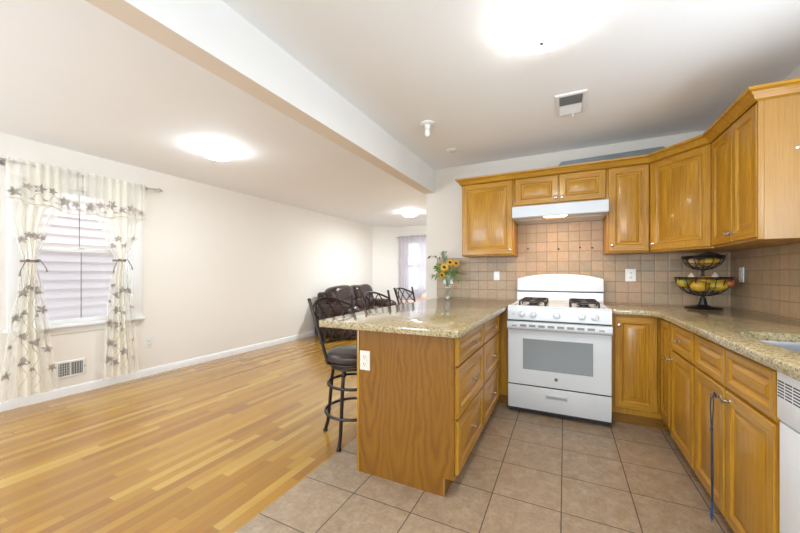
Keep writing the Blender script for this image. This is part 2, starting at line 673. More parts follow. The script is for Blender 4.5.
M['pewter'] = plain('pewter_rod', (0.42, 0.41, 0.40), 0.35, metal=0.9)
M['steel'] = plain('stainless_steel', (0.33, 0.355, 0.39), 0.3, metal=0.85)


def leather(name, c, c2, rough=0.38):
    t = NT(name)
    o = t.obj()
    nz = t.noise(o, 5, 4, 0.6)
    col = t.mix(nz, c, c2)
    cr = t.n('ShaderNodeTexVoronoi', {'Vector': o, 'Scale': 160.0}).outputs['Distance']
    wr = t.noise(o, 14, 3, 0.6, 1.5)
    t.bump(t.math('ADD', t.math('MULTIPLY', cr, 0.2), wr), 0.35, 0.01)
    return t.set(color=col, rough=rough, coat=0.1)


M['leather'] = leather('brown_sofa_leather', (0.020, 0.009, 0.007), (0.050, 0.022, 0.017), 0.27)
M['leather_seat'] = leather('dark_seat_leather', (0.028, 0.016, 0.012), (0.05, 0.03, 0.024), 0.3)
M['leather_tan'] = leather('tan_leather', (0.42, 0.27, 0.19), (0.52, 0.36, 0.27), 0.45)


def emit(name, color, strength):
    t = NT(name)
    e = t.n('ShaderNodeEmission', {'Color': color + (1,), 'Strength': strength})
    t.t.links.new(e.outputs[0], t.out.inputs[0])
    return t.mat


def pane(name, tint=(1, 1, 1), refl=0.10):
    t = NT(name)
    tr = t.n('ShaderNodeBsdfTransparent', {'Color': tint + (1,)})
    gl = t.n('ShaderNodeBsdfGlossy', {'Roughness': 0.03})
    fr = t.n('ShaderNodeFresnel', {'IOR': 1.45})
    f = t.math('MINIMUM', t.math('MULTIPLY', fr.outputs[0], 1.0), 0.6)
    mx = t.n('ShaderNodeMixShader', {0: f, 1: tr.outputs[0], 2: gl.outputs[0]})
    t.t.links.new(mx.outputs[0], t.out.inputs[0])
    return t.mat


M['pane'] = pane('window_glass')
M['screen'] = pane('screened_glass', (0.88, 0.89, 0.90))
M['vase'] = pane('vase_glass', (0.93, 0.96, 0.94))


def sheer(name, color, dens_mid, dens_edge, transl=0.5):
    """sheer cloth; the woven band down the middle of the cloth is denser"""
    t = NT(name)
    uv = t.n('ShaderNodeTexCoord').outputs['UV']
    u, v, w = t.sep(uv)
    dens = t.ramp(u, [(0.0, (dens_edge,) * 3), (0.22, (dens_edge,) * 3), (0.36, (dens_mid,) * 3), (0.62, (dens_mid,) * 3), (0.76, (dens_edge,) * 3)])
    weave = t.noise(t.vscale(uv, (260, 8, 1)), 1.0, 2)
    dens = t.math('MULTIPLY', dens, t.math('MULTIPLY_ADD', weave, 0.16, 0.92))
    df = t.n('ShaderNodeBsdfDiffuse', {'Color': color + (1,)})
    tl = t.n('ShaderNodeBsdfTranslucent', {'Color': color + (1,)})
    cl = t.n('ShaderNodeMixShader', {0: transl, 1: df.outputs[0], 2: tl.outputs[0]})
    tr = t.n('ShaderNodeBsdfTransparent')
    mx = t.n('ShaderNodeMixShader', {0: dens, 1: tr.outputs[0], 2: cl.outputs[0]})
    t.t.links.new(mx.outputs[0], t.out.inputs[0])
    return t.mat


M['sheer'] = sheer('cream_sheer_cloth', (0.95, 0.91, 0.80), 0.92, 0.42, 0.42)
M['sheer_v'] = sheer('cream_valance_cloth', (0.95, 0.92, 0.83), 0.80, 0.45, 0.42)
M['sheer_far'] = sheer('lavender_sheer_cloth', (0.74, 0.69, 0.72), 0.74, 0.96, 0.5)
M['embroid'] = plain('taupe_embroidery', (0.36, 0.31, 0.265), 0.8, var=0.25, vs=40)
M['tie'] = plain('taupe_cord', (0.25, 0.20, 0.165), 0.7)

# ------------------------------------------------------------------ room shell
XL, XR_W, YB, ZC = -4.373, 1.24, 3.704, 2.411
YR = -2.5
YFAR = 7.76
T = 0.14

structure(MB().box(XL - T, -1.361, YR - T, 9.2, -0.1, 0.0), 'floor', M['strip'])
structure(MB().box(-1.361, XR_W + T, YR - T, YB + 0.12, -0.1, 0.0), 'floor', M['tile'])
structure(MB().box(XL - T, XR_W + T, YR - T, 9.2, ZC, ZC + 0.12), 'ceiling', M['ceil'])

WY0, WY1, WZ0, WZ1 = 1.205, 2.045, 0.70, 2.06
mb = MB()
mb.box(XL - T, XL, YR - T, WY0, 0, ZC).box(XL - T, XL, WY1, 7.30, 0, ZC)
mb.box(XL - T, XL, WY0, WY1, 0, WZ0).box(XL - T, XL, WY0, WY1, WZ1, ZC)
structure(mb, 'wall_left', M['wall'])
# angled wall and far wall with a window opening
mb = MB().prism([(XL, 7.30), (XL + 0.46, YFAR), (XL + 0.46, YFAR + T), (XL - T, YFAR + T), (XL - T, 7.30)], 0, ZC)
structure(mb, 'wall_angled', M['wall'])
FX0, FX1, FZ0, FZ1 = -3.66, -2.5, 0.75, 2.03
mb = MB()
mb.box(XL + 0.46, FX0, YFAR, YFAR + T, 0, ZC).box(FX1, -1.36, YFAR, YFAR + T, 0, ZC)
mb.box(FX0, FX1, YFAR, YFAR + T, 0, FZ0).box(FX0, FX1, YFAR, YFAR + T, FZ1, ZC)
structure(mb, 'wall_far', M['wall'])
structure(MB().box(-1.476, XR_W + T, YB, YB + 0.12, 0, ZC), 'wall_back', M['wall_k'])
structure(MB().box(-1.476, -1.356, YB + 0.12, YFAR, 0, ZC), 'wall_middle', M['wall'])
mb = MB().box(XR_W, XR_W + T, YR - T, 1.08, 0, ZC).box(XR_W, XR_W + T, 2.02, YB, 0, ZC)
mb.box(XR_W, XR_W + T, 1.08, 2.02, 0, 1.18).box(XR_W, XR_W + T, 1.08, 2.02, 2.02, ZC)
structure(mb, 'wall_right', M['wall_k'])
mb = MB()
for a, b in ((XL - T, -3.85), (-2.05, -0.85), (0.85, XR_W + T)):
    mb.box(a, b, YR - T, YR, 0, ZC)
for a, b, z0, z1 in ((-3.85, -2.05, 0.75, 2.15), (-0.85, 0.85, 0.85, 2.15)):
    mb.box(a, b, YR - T, YR, 0, z0).box(a, b, YR - T, YR, z1, ZC)
structure(mb, 'wall_rear', M['wall'])
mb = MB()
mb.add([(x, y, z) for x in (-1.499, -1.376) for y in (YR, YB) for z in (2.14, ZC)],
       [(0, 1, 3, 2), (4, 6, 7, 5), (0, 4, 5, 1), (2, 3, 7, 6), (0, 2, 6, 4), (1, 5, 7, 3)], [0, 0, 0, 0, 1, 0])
structure(mb, 'wall_beam', [M['beamp'], M['beam_soffit']])


def baseboard(name, path):
    mb = MB()
    sweep(mb, path, [(0, 0.0), (0.014, 0.0), (0.014, 0.068), (0.009, 0.08), (0.004, 0.086), (0, 0.086)])
    return structure(mb, name, M['white_trim'])


baseboard('baseboard_left', [(XL, 7.30), (XL, YR)])
baseboard('baseboard_far', [(-1.476, YFAR), (XL + 0.46, YFAR), (XL, 7.30)])

# backsplash tiles
structure(MB().box(-1.341, -0.442, YB - 0.008, YB, 0.914, 1.372).box(-0.442, 0.326, YB - 0.008, YB, 0.914, 1.84).box(0.326, XR_W, YB - 0.008, YB, 0.914, 1.372), 'trim_1', M['splash_x'])
structure(MB().box(XR_W - 0.008, XR_W, 2.13, YB - 0.008, 0.914, 1.372).box(XR_W - 0.008, XR_W, 0.9, 2.13, 0.914, 1.17), 'trim_2', M['splash_y'])

# left window: casing, sill, two sashes, glass
w = structure(MB().box(XL - 0.02, XL + 0.018, WY0 - 0.10, WY0, WZ0 - 0.0, WZ1 + 0.10, bev=0.004)
              .box(XL - 0.02, XL + 0.018, WY1, WY1 + 0.10, WZ0 - 0.0, WZ1 + 0.10, bev=0.004)
              .box(XL - 0.02, XL + 0.022, WY0 - 0.10, WY1 + 0.10, WZ1, WZ1 + 0.10, bev=0.004)
              .box(XL - 0.02, XL + 0.014, WY0 - 0.07, WY1 + 0.07, WZ0 - 0.09, WZ0 - 0.025, bev=0.004)
              .box(XL - T, XL, WY0, WY0 + 0.025, WZ0, WZ1).box(XL - T, XL, WY1 - 0.025, WY1, WZ0, WZ1)
              .box(XL - T, XL, WY0, WY1, WZ1 - 0.025, WZ1).box(XL - T, XL, WY0, WY1, WZ0 - 0.005, WZ0 + 0.005),
              'window_1', M['white_trim'])
MB().box(XL - 0.05, XL + 0.055, WY0 - 0.12, WY1 + 0.12, WZ0 - 0.028, WZ0, bev=0.006).build('window_sill', M['white_trim'], w)
ZM = 1.425


def sash(x, z0, z1, name, glass):
    mb = MB()
    a, b, q = WY0 + 0.025, WY1 - 0.025, 0.042
    for r in ((a, a + q, z0, z1), (b - q, b, z0, z1), (a + q, b - q, z0, z0 + q), (a + q, b - q, z1 - q, z1)):
        mb.box(x, x + 0.035, *r, bev=0.004)
    mid = (a + b) / 2
    mb.box(x + 0.014, x + 0.022, mid - 0.003, mid + 0.003, z0 + q, z1 - q, m=1)
    s = mb.build(name, [M['white_trim'], M['slot_grey']], w)
    MB().box(x + 0.016, x + 0.020, a + q, b - q, z0 + q, z1 - q).build('pane', glass, s)


sash(XL - 0.105, ZM - 0.02, WZ1 - 0.025, 'upper_sash', M['pane'])
sash(XL - 0.065, WZ0 + 0.005, ZM + 0.025, 'lower_sash', M['screen'])
MB().box(XL - 0.03, XL - 0.005, 1.60, 1.65, ZM + 0.025, ZM + 0.04, bev=0.003).build('sash_lock', M['white_trim'], w)

# neighbouring house outside that window: lapped siding
mb = MB()
nx = XL - 1.55
for i in range(36):
    z = -0.3 + i * 0.118
    mb.add([(nx - 0.2, -1.2, z), (nx + 0.055, -1.2, z), (nx + 0.004, -1.2, z + 0.12), (nx - 0.2, -1.2, z + 0.12),
                (nx - 0.2, 5.2, z), (nx + 0.055, 5.2, z), (nx + 0.004, 5.2, z + 0.12), (nx - 0.2, 5.2, z + 0.12)],
               [(0, 1, 2, 3), (7, 6, 5, 4), (0, 4, 5, 1), (1, 5, 6, 2), (2, 6, 7, 3), (3, 7, 4, 0)])
h = mb.build('house_exterior', plain('white_siding', (0.86, 0.80, 0.80), 0.6, var=0.02))
tag(h, 'white lapped siding of the neighbouring house seen through the curtained window', 'house')

# far window
w2 = structure(MB().box(FX0 - 0.09, FX0, YFAR - 0.016, YFAR + 0.02, FZ0 - 0.09, FZ1 + 0.09).box(FX1, FX1 + 0.09, YFAR - 0.016, YFAR + 0.02, FZ0 - 0.09, FZ1 + 0.09)
               .box(FX0, FX1, YFAR - 0.016, YFAR + 0.02, FZ1, FZ1 + 0.09).box(FX0 - 0.1, FX1 + 0.1, YFAR - 0.03, YFAR + 0.02, FZ0 - 0.04, FZ0),
               'window_2', M['white_trim'])
mb = MB()
for r in ((FX0, FX0 + 0.05, FZ0, FZ1), (FX1 - 0.05, FX1, FZ0, FZ1), (FX0, FX1, FZ0, FZ0 + 0.05), (FX0, FX1, FZ1 - 0.05, FZ1), (FX0, FX1, 1.37, 1.42)):
    mb.box(r[0], r[1], YFAR + 0.05, YFAR + 0.09, r[2], r[3])
mb.build('sash', M['white_trim'], w2)
MB().box(FX0 + 0.05, FX1 - 0.05, YFAR + 0.065, YFAR + 0.069, FZ0 + 0.05, FZ1 - 0.05).build('pane', M['pane'], w2)

# ------------------------------------------------------------------ cabinets
V3 = Vector


def door_mesh(name, parent, O, U, W, w, h, hor=False, grain_u='oak_x'):
    """raised-panel door or drawer front. O lower corner on the cabinet face, U along the width, W outward."""
    mb = MB()
    fr = 0.055 if min(w, h) > 0.2 else 0.036
    t = 0.02
    loops = [(0, 0), (0, t - 0.004), (0.004, t), (fr - 0.006, t), (fr, t - 0.005), (fr + 0.004, t - 0.010), (fr + 0.012, t - 0.011),
             (fr + 0.012 + (0.026 if fr > 0.05 else 0.016), t - 0.002)]
    mats = [M['oak_z'], M[grain_u]]
    mb.rects(O, U, (0, 0, 1), W, w, h, loops, mats=(0, 1), last=1 if hor else 0)
    return mb.build(name, mats, parent, sharp=20)


def knob(parent, p, W, bar=False, name='knob'):
    W = V3(W)
    mb = MB()
    mb.lathe([(0.009, 0), (0.009, 0.003), (0.0045, 0.006), (0.0045, 0.013), (0.009, 0.017), (0.0135, 0.021), (0.0135, 0.025), (0.009, 0.028), (0.0, 0.029)], p, 14, 0, W)
    return mb.build(name, M['nickel'], parent)


Z3 = (0, 0, 1)
# ---- upper cabinets
UZ0, UZ1 = 1.370, 2.105
YD = 3.394   # carcass front; doors stand 2 cm proud


def upper_box(name, label, x0, x1, z0, z1):
    t = thing(name, ((x0 + x1) / 2, 3.55, z0), label, 'cabinet', 'upper kitchen cabinets')
    MB().box(x0, x1, YD, YB - 0.010, z0, z1, bev=0.002).build('carcass', M['oak_z'], t)
    return t


t = upper_box('upper_cabinet', 'single-door oak wall cabinet at the far left of the row, beside the range hood', -0.955, -0.441, UZ0, UZ1)
d = door_mesh('door', t, (-0.945, YD, 1.383), (1, 0, 0), (0, -1, 0), 0.492, 0.712)
knob(d, (-0.474, YD - 0.02, 1.425), (0, -1, 0))
t = upper_box('upper_cabinet', 'short oak wall cabinet with two small doors directly above the range hood', -0.4395, 0.3245, 1.832, UZ1)
d = door_mesh('door', t, (-0.427, YD, 1.845), (1, 0, 0), (0, -1, 0), 0.372, 0.25)
knob(d, (-0.076, YD - 0.02, 1.886), (0, -1, 0))
d = door_mesh('door', t, (-0.046, YD, 1.845), (1, 0, 0), (0, -1, 0), 0.362, 0.25)
knob(d, (-0.021, YD - 0.02, 1.884), (0, -1, 0))
t = upper_box('upper_cabinet', 'narrow single-door oak wall cabinet just right of the range hood', 0.326, 0.6325, UZ0, UZ1)
d = door_mesh('door', t, (0.338, YD, 1.383), (1, 0, 0), (0, -1, 0), 0.285, 0.712)
knob(d, (0.363, YD - 0.02, 1.433), (0, -1, 0))
# diagonal corner
t = thing('upper_cabinet', (0.95, 3.4, UZ0), 'diagonal corner oak wall cabinet with one wide door, above the fruit stand', 'cabinet', 'upper kitchen cabinets')
P0, P1 = V3((0.634, 3.394, 0)), V3((0.930, 3.044, 0))
MB().prism([(0.634, 3.694), (P0.x, P0.y), (P1.x, P1.y), (1.23, 3.044), (1.23, 3.694)], UZ0, UZ1).build('carcass', M['oak_z'], t)
U = (P1 - P0).normalized()
W = V3((U.y, -U.x, 0))
ln = (P1 - P0).length
d = door_mesh('door', t, P0 + U * 0.012 + V3((0, 0, 1.383)), U, W, ln - 0.024, 0.712)
knob(d, P0 + U * 0.040 + W * 0.02 + V3((0, 0, 1.432)), W)
# right wall
t = thing('upper_cabinet', (1.08, 2.72, UZ0), 'two-door oak wall cabinet on the right wall with a pale end panel', 'cabinet', 'upper kitchen cabinets')
MB().box(0.930, 1.230, 2.425, 3.0425, UZ0, UZ1, bev=0.002).build('carcass', M['oak_z'], t)
MB().box(0.936, 1.230, 2.411, 2.425, UZ0 + 0.001, UZ1 - 0.001).build('end_panel', M['oak_pale'], t)['label'] = 'pale smooth end panel'
MB().box(0.912, 0.9355, 2.409, 2.425, UZ0 + 0.001, UZ1 - 0.001, bev=0.002).build('end_stile', M['oak_pale'], t)
MB().lathe([(0.007, 0), (0.007, 0.004), (0.0, 0.008)], (1.057, 2.411, 1.828), 12, 0, (0, -1, 0)).build('screw_cap', M['plastic_w'], t)['label'] = 'white screw cap'
d = door_mesh('door', t, (0.930, 3.033, 1.383), (0, -1, 0), (-1, 0, 0), 0.312, 0.712, grain_u='oak_y')
knob(d, (0.91, 2.742, 1.436), (-1, 0, 0))
d = door_mesh('door', t, (0.930, 2.713, 1.383), (0, -1, 0), (-1, 0, 0), 0.286, 0.712, grain_u='oak_y')
knob(d, (0.91, 2.692, 1.436), (-1, 0, 0))

# crown moulding
mb = MB()
path = [(1.232, 2.4085), (0.9075, 2.4085), (0.9075, 3.0335), (0.6245, 3.371), (-0.9575, 3.371), (-0.9575, 3.69)]
prof = [(0, 2.0965), (0.003, 2.0965), (0.006, 2.100), (0.014, 2.104), (0.020, 2.120), (0.036, 2.138), (0.050, 2.144), (0.052, 2.158), (-0.02, 2.158), (-0.02, 2.1065), (0, 2.1065)]
sweep(mb, path[::-1], [(-o, z) for o, z in prof])
c = mb.build('crown_moulding', M['oak_x'], sharp=25)
tag(c, 'continuous oak crown moulding along the top of the wall cabinets', 'moulding')

# flat panel lying on top of the cabinets
mb = MB()
mb.add([(-0.10, 3.50, 2.162), (0.90, 3.50, 2.162), (0.90, 3.66, 2.162), (-0.10, 3.66, 2.162),
        (-0.03, 3.50, 2.245), (0.74, 3.50, 2.262), (0.74, 3.66, 2.262), (-0.03, 3.66, 2.245)],
       [(3, 2, 1, 0), (4, 5, 6, 7), (0, 1, 5, 4), (1, 2, 6, 5), (2, 3, 7, 6), (3, 0, 4, 7)])
# it rests on the crown's top edge level, carried by the carcasses
mb.box(-0.05, 0.60, 3.45, 3.66, UZ1, 2.163)
c = mb.build('duct', plain('galvanised_duct', (0.17, 0.19, 0.19), 0.4, metal=0.3, var=0.2), sharp=20)
tag(c, 'long grey metal duct lying on top of the wall cabinets', 'duct')

# ---- base cabinets, right side
BZ0, BZ1 = 0.098, 0.874
XF = 0.654          # carcass front of the right run, door faces at 0.634
t = thing('base_cabinet', (0.8, 3.3, 0), 'oak corner base cabinet right of the stove with two doors meeting in the inside corner', 'cabinet', 'lower kitchen cabinets')
MB().prism([(0.329, 3.122), (XF, 3.122), (XF, 2.835), (1.228, 2.835), (1.228, 3.694), (0.329, 3.694)], BZ0, BZ1).build('carcass', M['oak_z'], t)
MB().prism([(0.345, 3.18), (XF + 0.06, 3.18), (XF + 0.06, 2.835), (1.228, 2.835), (1.228, 3.69), (0.345, 3.69)], 0, BZ0).build('toe_kick', M['oak_kick'], t)
d = door_mesh('door', t, (0.352, 3.122, 0.145), (1, 0, 0), (0, -1, 0), 0.272, 0.712)
knob(d, (0.378, 3.102, 0.79), (0, -1, 0))
d = door_mesh('door', t, (XF, 3.095, 0.145), (0, -1, 0), (-1, 0, 0), 0.246, 0.712, grain_u='oak_y')
knob(d, (XF - 0.02, 2.878, 0.61), (-1, 0, 0))

t = thing('base_cabinet', (0.9, 2.6, 0), 'oak base cabinet with one knobbed drawer above one door, between corner cabinet and sink cabinet', 'cabinet', 'lower kitchen cabinets')
MB().box(XF, 1.228, 2.361, 2.833, BZ0, BZ1).build('carcass', M['oak_z'], t)
MB().box(XF + 0.055, 1.228, 2.361, 2.833, 0, BZ0).build('toe_kick', M['oak_kick'], t)
d = door_mesh('drawer', t, (XF, 2.815, 0.692), (0, -1, 0), (-1, 0, 0), 0.438, 0.165, True, 'oak_y')
knob(d, (XF - 0.02, 2.60, 0.775), (-1, 0, 0))
d = door_mesh('door', t, (XF, 2.815, 0.105), (0, -1, 0), (-1, 0, 0), 0.438, 0.57, grain_u='oak_y')
knob(d, (XF - 0.02, 2.79, 0.62), (-1, 0, 0))

sinkcab = t = thing('base_cabinet', (0.9, 1.96, 0), 'oak sink cabinet with two plain drawer fronts above two doors, next to the dishwasher', 'cabinet', 'lower kitchen cabinets')
MB().box(XF, 0.69, 1.565, 2.359, BZ0, BZ1).box(0.69, 1.228, 1.565, 1.581, BZ0, BZ1).box(0.69, 1.228, 2.343, 2.359, BZ0, BZ1).box(0.69, 1.228, 1.581, 2.343, BZ0, BZ0 + 0.018).box(1.215, 1.228, 1.581, 2.343, BZ0, BZ1).build('carcass', M['oak_z'], t)
MB().box(XF + 0.055, 1.228, 1.565, 2.359, 0, BZ0).build('toe_kick', M['oak_kick'], t)
door_mesh('drawer_front', t, (XF, 2.345, 0.692), (0, -1, 0), (-1, 0, 0), 0.372, 0.165, True, 'oak_y')
door_mesh('drawer_front', t, (XF, 1.957, 0.692), (0, -1, 0), (-1, 0, 0), 0.384, 0.165, True, 'oak_y')
d = door_mesh('door', t, (XF, 2.345, 0.105), (0, -1, 0), (-1, 0, 0), 0.372, 0.57, grain_u='oak_y')
KCORD = (XF - 0.02, 2.016, 0.628)
knob(d, KCORD, (-1, 0, 0))
d = door_mesh('door', t, (XF, 1.957, 0.105), (0, -1, 0), (-1, 0, 0), 0.384, 0.57, grain_u='oak_y')
knob(d, (XF - 0.02, 1.914, 0.640), (-1, 0, 0))

# ---- peninsula
t = thing('base_cabinet', (-0.8, 2.0, 0), 'near oak cabinet of the peninsula with three drawers and a big grained end panel', 'cabinet', 'lower kitchen cabinets')
MB().prism([(-1.122, 1.703), (-0.578, 1.703), (-0.578, 1.703)][:2] + [(-0.578, 1.719), (-1.122, 1.719)], 0, BZ0).prism([(-1.122, 1.703), (-0.5235, 1.703), (-0.5235, 1.719), (-1.122, 1.719)], BZ0, BZ1).build('end_panel', M['oak_end'], t)
MB().box(-1.127, -1.112, 1.699, 1.7235, 0.0, BZ1 - 0.001, bev=0.002).build('corner_strip', M['oak_z'], t)
MB().box(-0.5795, -0.5745, 1.7005, 1.72, 0.0, BZ0, bev=0.001).build('kick_end_strip', M['oak_pale'], t)['label'] = 'pale strip on the toe kick end'
MB().box(-1.122, -0.523, 1.7192, 2.345, BZ0, BZ1).build('carcass', M['oak_z'], t)
MB().box(-1.122, -0.578, 1.7192, 2.345, 0, BZ0).build('toe_kick', M['oak_kick'], t)


def drawer_stack(t, y0, y1):
    for z0, z1, kz in ((0.700, 0.845, 0.775), (0.418, 0.688, 0.556), (0.122, 0.406, 0.268)):
        d = door_mesh('drawer', t, (-0.523, y0, z0), (0, 1, 0), (1, 0, 0), y1 - y0, z1 - z0, True, 'oak_y')
        knob(d, (-0.503, (y0 + y1) / 2, kz), (1, 0, 0))


drawer_stack(t, 1.722, 2.325)
t = thing('base_cabinet', (-0.8, 2.6, 0), 'far oak cabinet of the peninsula with three drawers, nearest the stove', 'cabinet', 'lower kitchen cabinets')
MB().box(-1.122, -0.523, 2.347, 2.985, BZ0, BZ1).build('carcass', M['oak_z'], t)
MB().box(-1.122, -0.578, 2.347, 2.985, 0, BZ0).build('toe_kick', M['oak_kick'], t)
drawer_stack(t, 2.352, 2.955)
t = thing('base_cabinet', (-0.8, 3.3, 0), 'blind oak corner cabinet where the peninsula meets the stove, only its front filler showing', 'cabinet', 'lower kitchen cabinets')
MB().prism([(-1.122, 2.987), (-0.523, 2.987), (-0.523, 3.122), (-0.446, 3.122), (-0.446, 3.694), (-1.122, 3.694)], BZ0, BZ1).build('carcass', M['oak_z'], t)
MB().prism([(-1.122, 2.987), (-0.578, 2.987), (-0.578, 3.18), (-0.450, 3.18), (-0.450, 3.694), (-1.122, 3.694)], 0, BZ0).build('toe_kick', M['oak_kick'], t)

# ---- countertops
CZ0, CZ1 = 0.8755, 0.914
mb = MB()
slab(mb, [(-1.300, 1.560)] + arc2(-0.470, 1.591, 0.016, -90, 0, 4) + [(-0.454, 3.694), (-1.300, 3.694), (-1.345, 2.75), (-1.345, 2.2), (-1.312, 1.575)], CZ0, CZ1, 0.0035)
c = mb.build('countertop', M['granite'], sharp=50)
tag(c, 'speckled granite countertop of the peninsula with an overhang for the stools', 'countertop')
SINK = round_rect(0.722, 1.10, 1.60, 2.165, 0.10)
mb = MB()
slab(mb, [(0.328, 3.694), (0.328, 3.075)] + [(0.50, 3.075)] + [(0.607 - 0.125 + 0.125 * math.sin(a), 3.075 - 0.125 + 0.125 * math.cos(a)) for a in [math.radians(k * 10) for k in range(1, 9)]]
     + [(0.607, 2.90), (0.607, 0.95), (1.230, 0.95), (1.230, 3.694)], CZ0, CZ1, 0.005, hole=SINK)
c = mb.build('countertop', M['granite'], sharp=50)
tag(c, 'L-shaped speckled granite countertop running from the stove along the right wall past the sink', 'countertop')

# sink basin under the counter
mb = MB()
loops = [(0.715, 1.107, 1.593, 2.172, 0.10, 0.8745), (0.722, 1.10, 1.60, 2.165, 0.10, 0.8740), (0.728, 1.094, 1.606, 2.159, 0.095, 0.86),
         (0.735, 1.087, 1.613, 2.152, 0.09, 0.74), (0.765, 1.057, 1.643, 2.122, 0.07, 0.715), (0.86, 0.96, 1.83, 1.93, 0.03, 0.708)]
vs, fs = [], []
for (a, b, c_, e, r, z) in loops:
    vs += [(x, y, z) for x, y in round_rect(a, b, c_, e, r)]
n = len(round_rect(0, 1, 0, 1, .1))
for i in range(len(loops) - 1):
    fs += [(i * n + j, i * n + (j + 1) % n, (i + 1) * n + (j + 1) % n, (i + 1) * n + j) for j in range(n)]
fs.append([(len(loops) - 1) * n + j for j in range(n)])
mb.add(vs, fs)
s = thing('kitchen_sink', (0.91, 1.88, 0.708), 'stainless steel undermount sink let into the right-hand granite countertop', 'sink')
o = mb.build('basin', M['steel'], s, norm=False)
o.modifiers.new('wall', 'SOLIDIFY').thickness = -0.0015
MB().lathe([(0.045, 0), (0.045, 0.003), (0.03, 0.004), (0.0, 0.002)], (0.91, 1.88, 0.709), 20).build('drain', M['nickel'], s)

# ------------------------------------------------------------------ stove
SX0, SX1, SYF = -0.440, 0.322, 3.004
cxs = (SX0 + SX1) / 2
st = thing('gas_range', (cxs, 3.34, 0), 'white freestanding gas range between the two granite countertops', 'stove')
MB().box(SX0 + 0.003, SX1 - 0.003, 3.034, 3.688, 0.03, 0.905, bev=0.003).build('body', M['enamel'], st)
for fx in (SX0 + 0.07, SX1 - 0.07):
    for fy in (3.12, 3.62):
        MB().lathe([(0.018, 0.0), (0.018, 0.006), (0.008, 0.010), (0.008, 0.03)], (fx, fy, 0), 12).build('foot', M['slot'], st)
MB().box(SX0 + 0.012, SX1 - 0.012, 3.06, 3.075, 0.006, 0.032).build('kick_panel', M['slot'], st)
MB().box(SX0 + 0.006, SX1 - 0.006, 3.022, 3.034, 0.035, 0.90).build('door_gasket', M['slot'], st)['label'] = 'black seal between drawer, door and controls'
dr = MB().box(SX0, SX1, SYF, 3.022, 0.052, 0.245, bev=0.005).build('drawer', M['enamel'], st)
mb = MB().box(-0.144, 0.022, SYF - 0.005, SYF, 0.160, 0.205, bev=0.002)
mb.box(-0.138, 0.016, SYF - 0.018, SYF - 0.003, 0.186, 0.201, bev=0.004)
mb.build('handle', M['enamel'], dr)
MB().box(-0.137, 0.015, SYF - 0.0056, SYF - 0.003, 0.166, 0.184).build('grip_recess', plain('grey_recess', (0.45, 0.45, 0.45), 0.5), dr)
# oven door
dm = MB()
dm.rects((SX0, 3.022, 0.255), (1, 0, 0), Z3, (0, -1, 0), SX1 - SX0, 0.465, [(0, 0), (0, 0.014), (0.004, 0.018), (0.02, 0.018)])
door = dm.build('oven_door', M['enamel'], st, sharp=25)


def oven_glass():
    t = NT('oven_window_glass')
    x, y, z = t.sep(t.pos())
    fx = t.math('SUBTRACT', t.math('FRACT', t.math('DIVIDE', x, 0.006)), 0.5)
    fz = t.math('SUBTRACT', t.math('FRACT', t.math('DIVIDE', z, 0.006)), 0.5)
    r2 = t.math('ADD', t.math('MULTIPLY', fx, fx), t.math('MULTIPLY', fz, fz))
    dot = t.math('LESS_THAN', r2, 0.07)
    c = t.mix(dot, (0.25, 0.28, 0.29), (0.10, 0.11, 0.115))
    return t.set(color=c, rough=0.06, spec=0.9, coat=0.5, coatr=0.03)


MB().rects((-0.318, SYF, 0.388), (1, 0, 0), Z3, (0, -1, 0), 0.516, 0.257, [(0, 0), (0, 0.001), (0.002, 0.002), (0.004, 0.002)]).build('oven_window', oven_glass(), door)['label'] = 'grey dotted glass window'
MB().lathe([(0.014, 0), (0.014, 0.002), (0.011, 0.003), (0, 0.003)], (-0.063, SYF, 0.327), 20, 0, (0, -1, 0)).build('badge', plain('grey_badge', (0.16, 0.17, 0.18), 0.3), door)
# handle with vent slots
hm = MB()
prof = [(3.022, 0.722), (2.985, 0.722), (2.962, 0.730), (2.954, 0.745), (2.956, 0.776), (2.966, 0.788), (3.022, 0.790)]
hm.prism(prof, SX0, SX1, axis='X')
hb = hm.build('handle', M['enamel'], door, sharp=25)
slot_m = plain('pale_slot', (0.24, 0.25, 0.265), 0.5)
for i in range(10):
    xx = SX0 + 0.058 + i * 0.0705
    wdt = 0.050 if 0 < i < 9 else 0.038
    MB().box(xx - wdt / 2, xx + wdt / 2, 2.9535, 2.957, 0.750, 0.769 if 0 < i < 9 else 0.760).build('vent_slot', slot_m, hb)
# control panel
cp = MB()
cp.prism([(3.034, 0.800), (2.998, 0.800), (2.994, 0.806), (3.000, 0.903), (3.006, 0.909), (3.034, 0.909)], SX0, SX1, axis='X')
cp.box(SX0 + 0.043, SX0 + 0.047, 2.9955, 2.999, 0.848, 0.858, m=1).box(SX0 + 0.040, SX0 + 0.050, 2.9955, 2.999, 0.842, 0.848, m=1)
cpo = cp.build('control_panel', [M['enamel'], M['slot_grey']], st, sharp=25)
for xk in (-0.326, -0.236, -0.058, 0.120, 0.210):
    kb = MB().lathe([(0.027, 0), (0.027, 0.006), (0.023, 0.010), (0.021, 0.022), (0.018, 0.026), (0, 0.027)], (xk, 2.9975, 0.850), 24, 0, (0, -1, 0.06))
    kb.box(xk - 0.005, xk + 0.005, 2.963, 2.976, 0.830, 0.873, bev=0.003)
    kb.build('knob', M['enamel'], cpo)
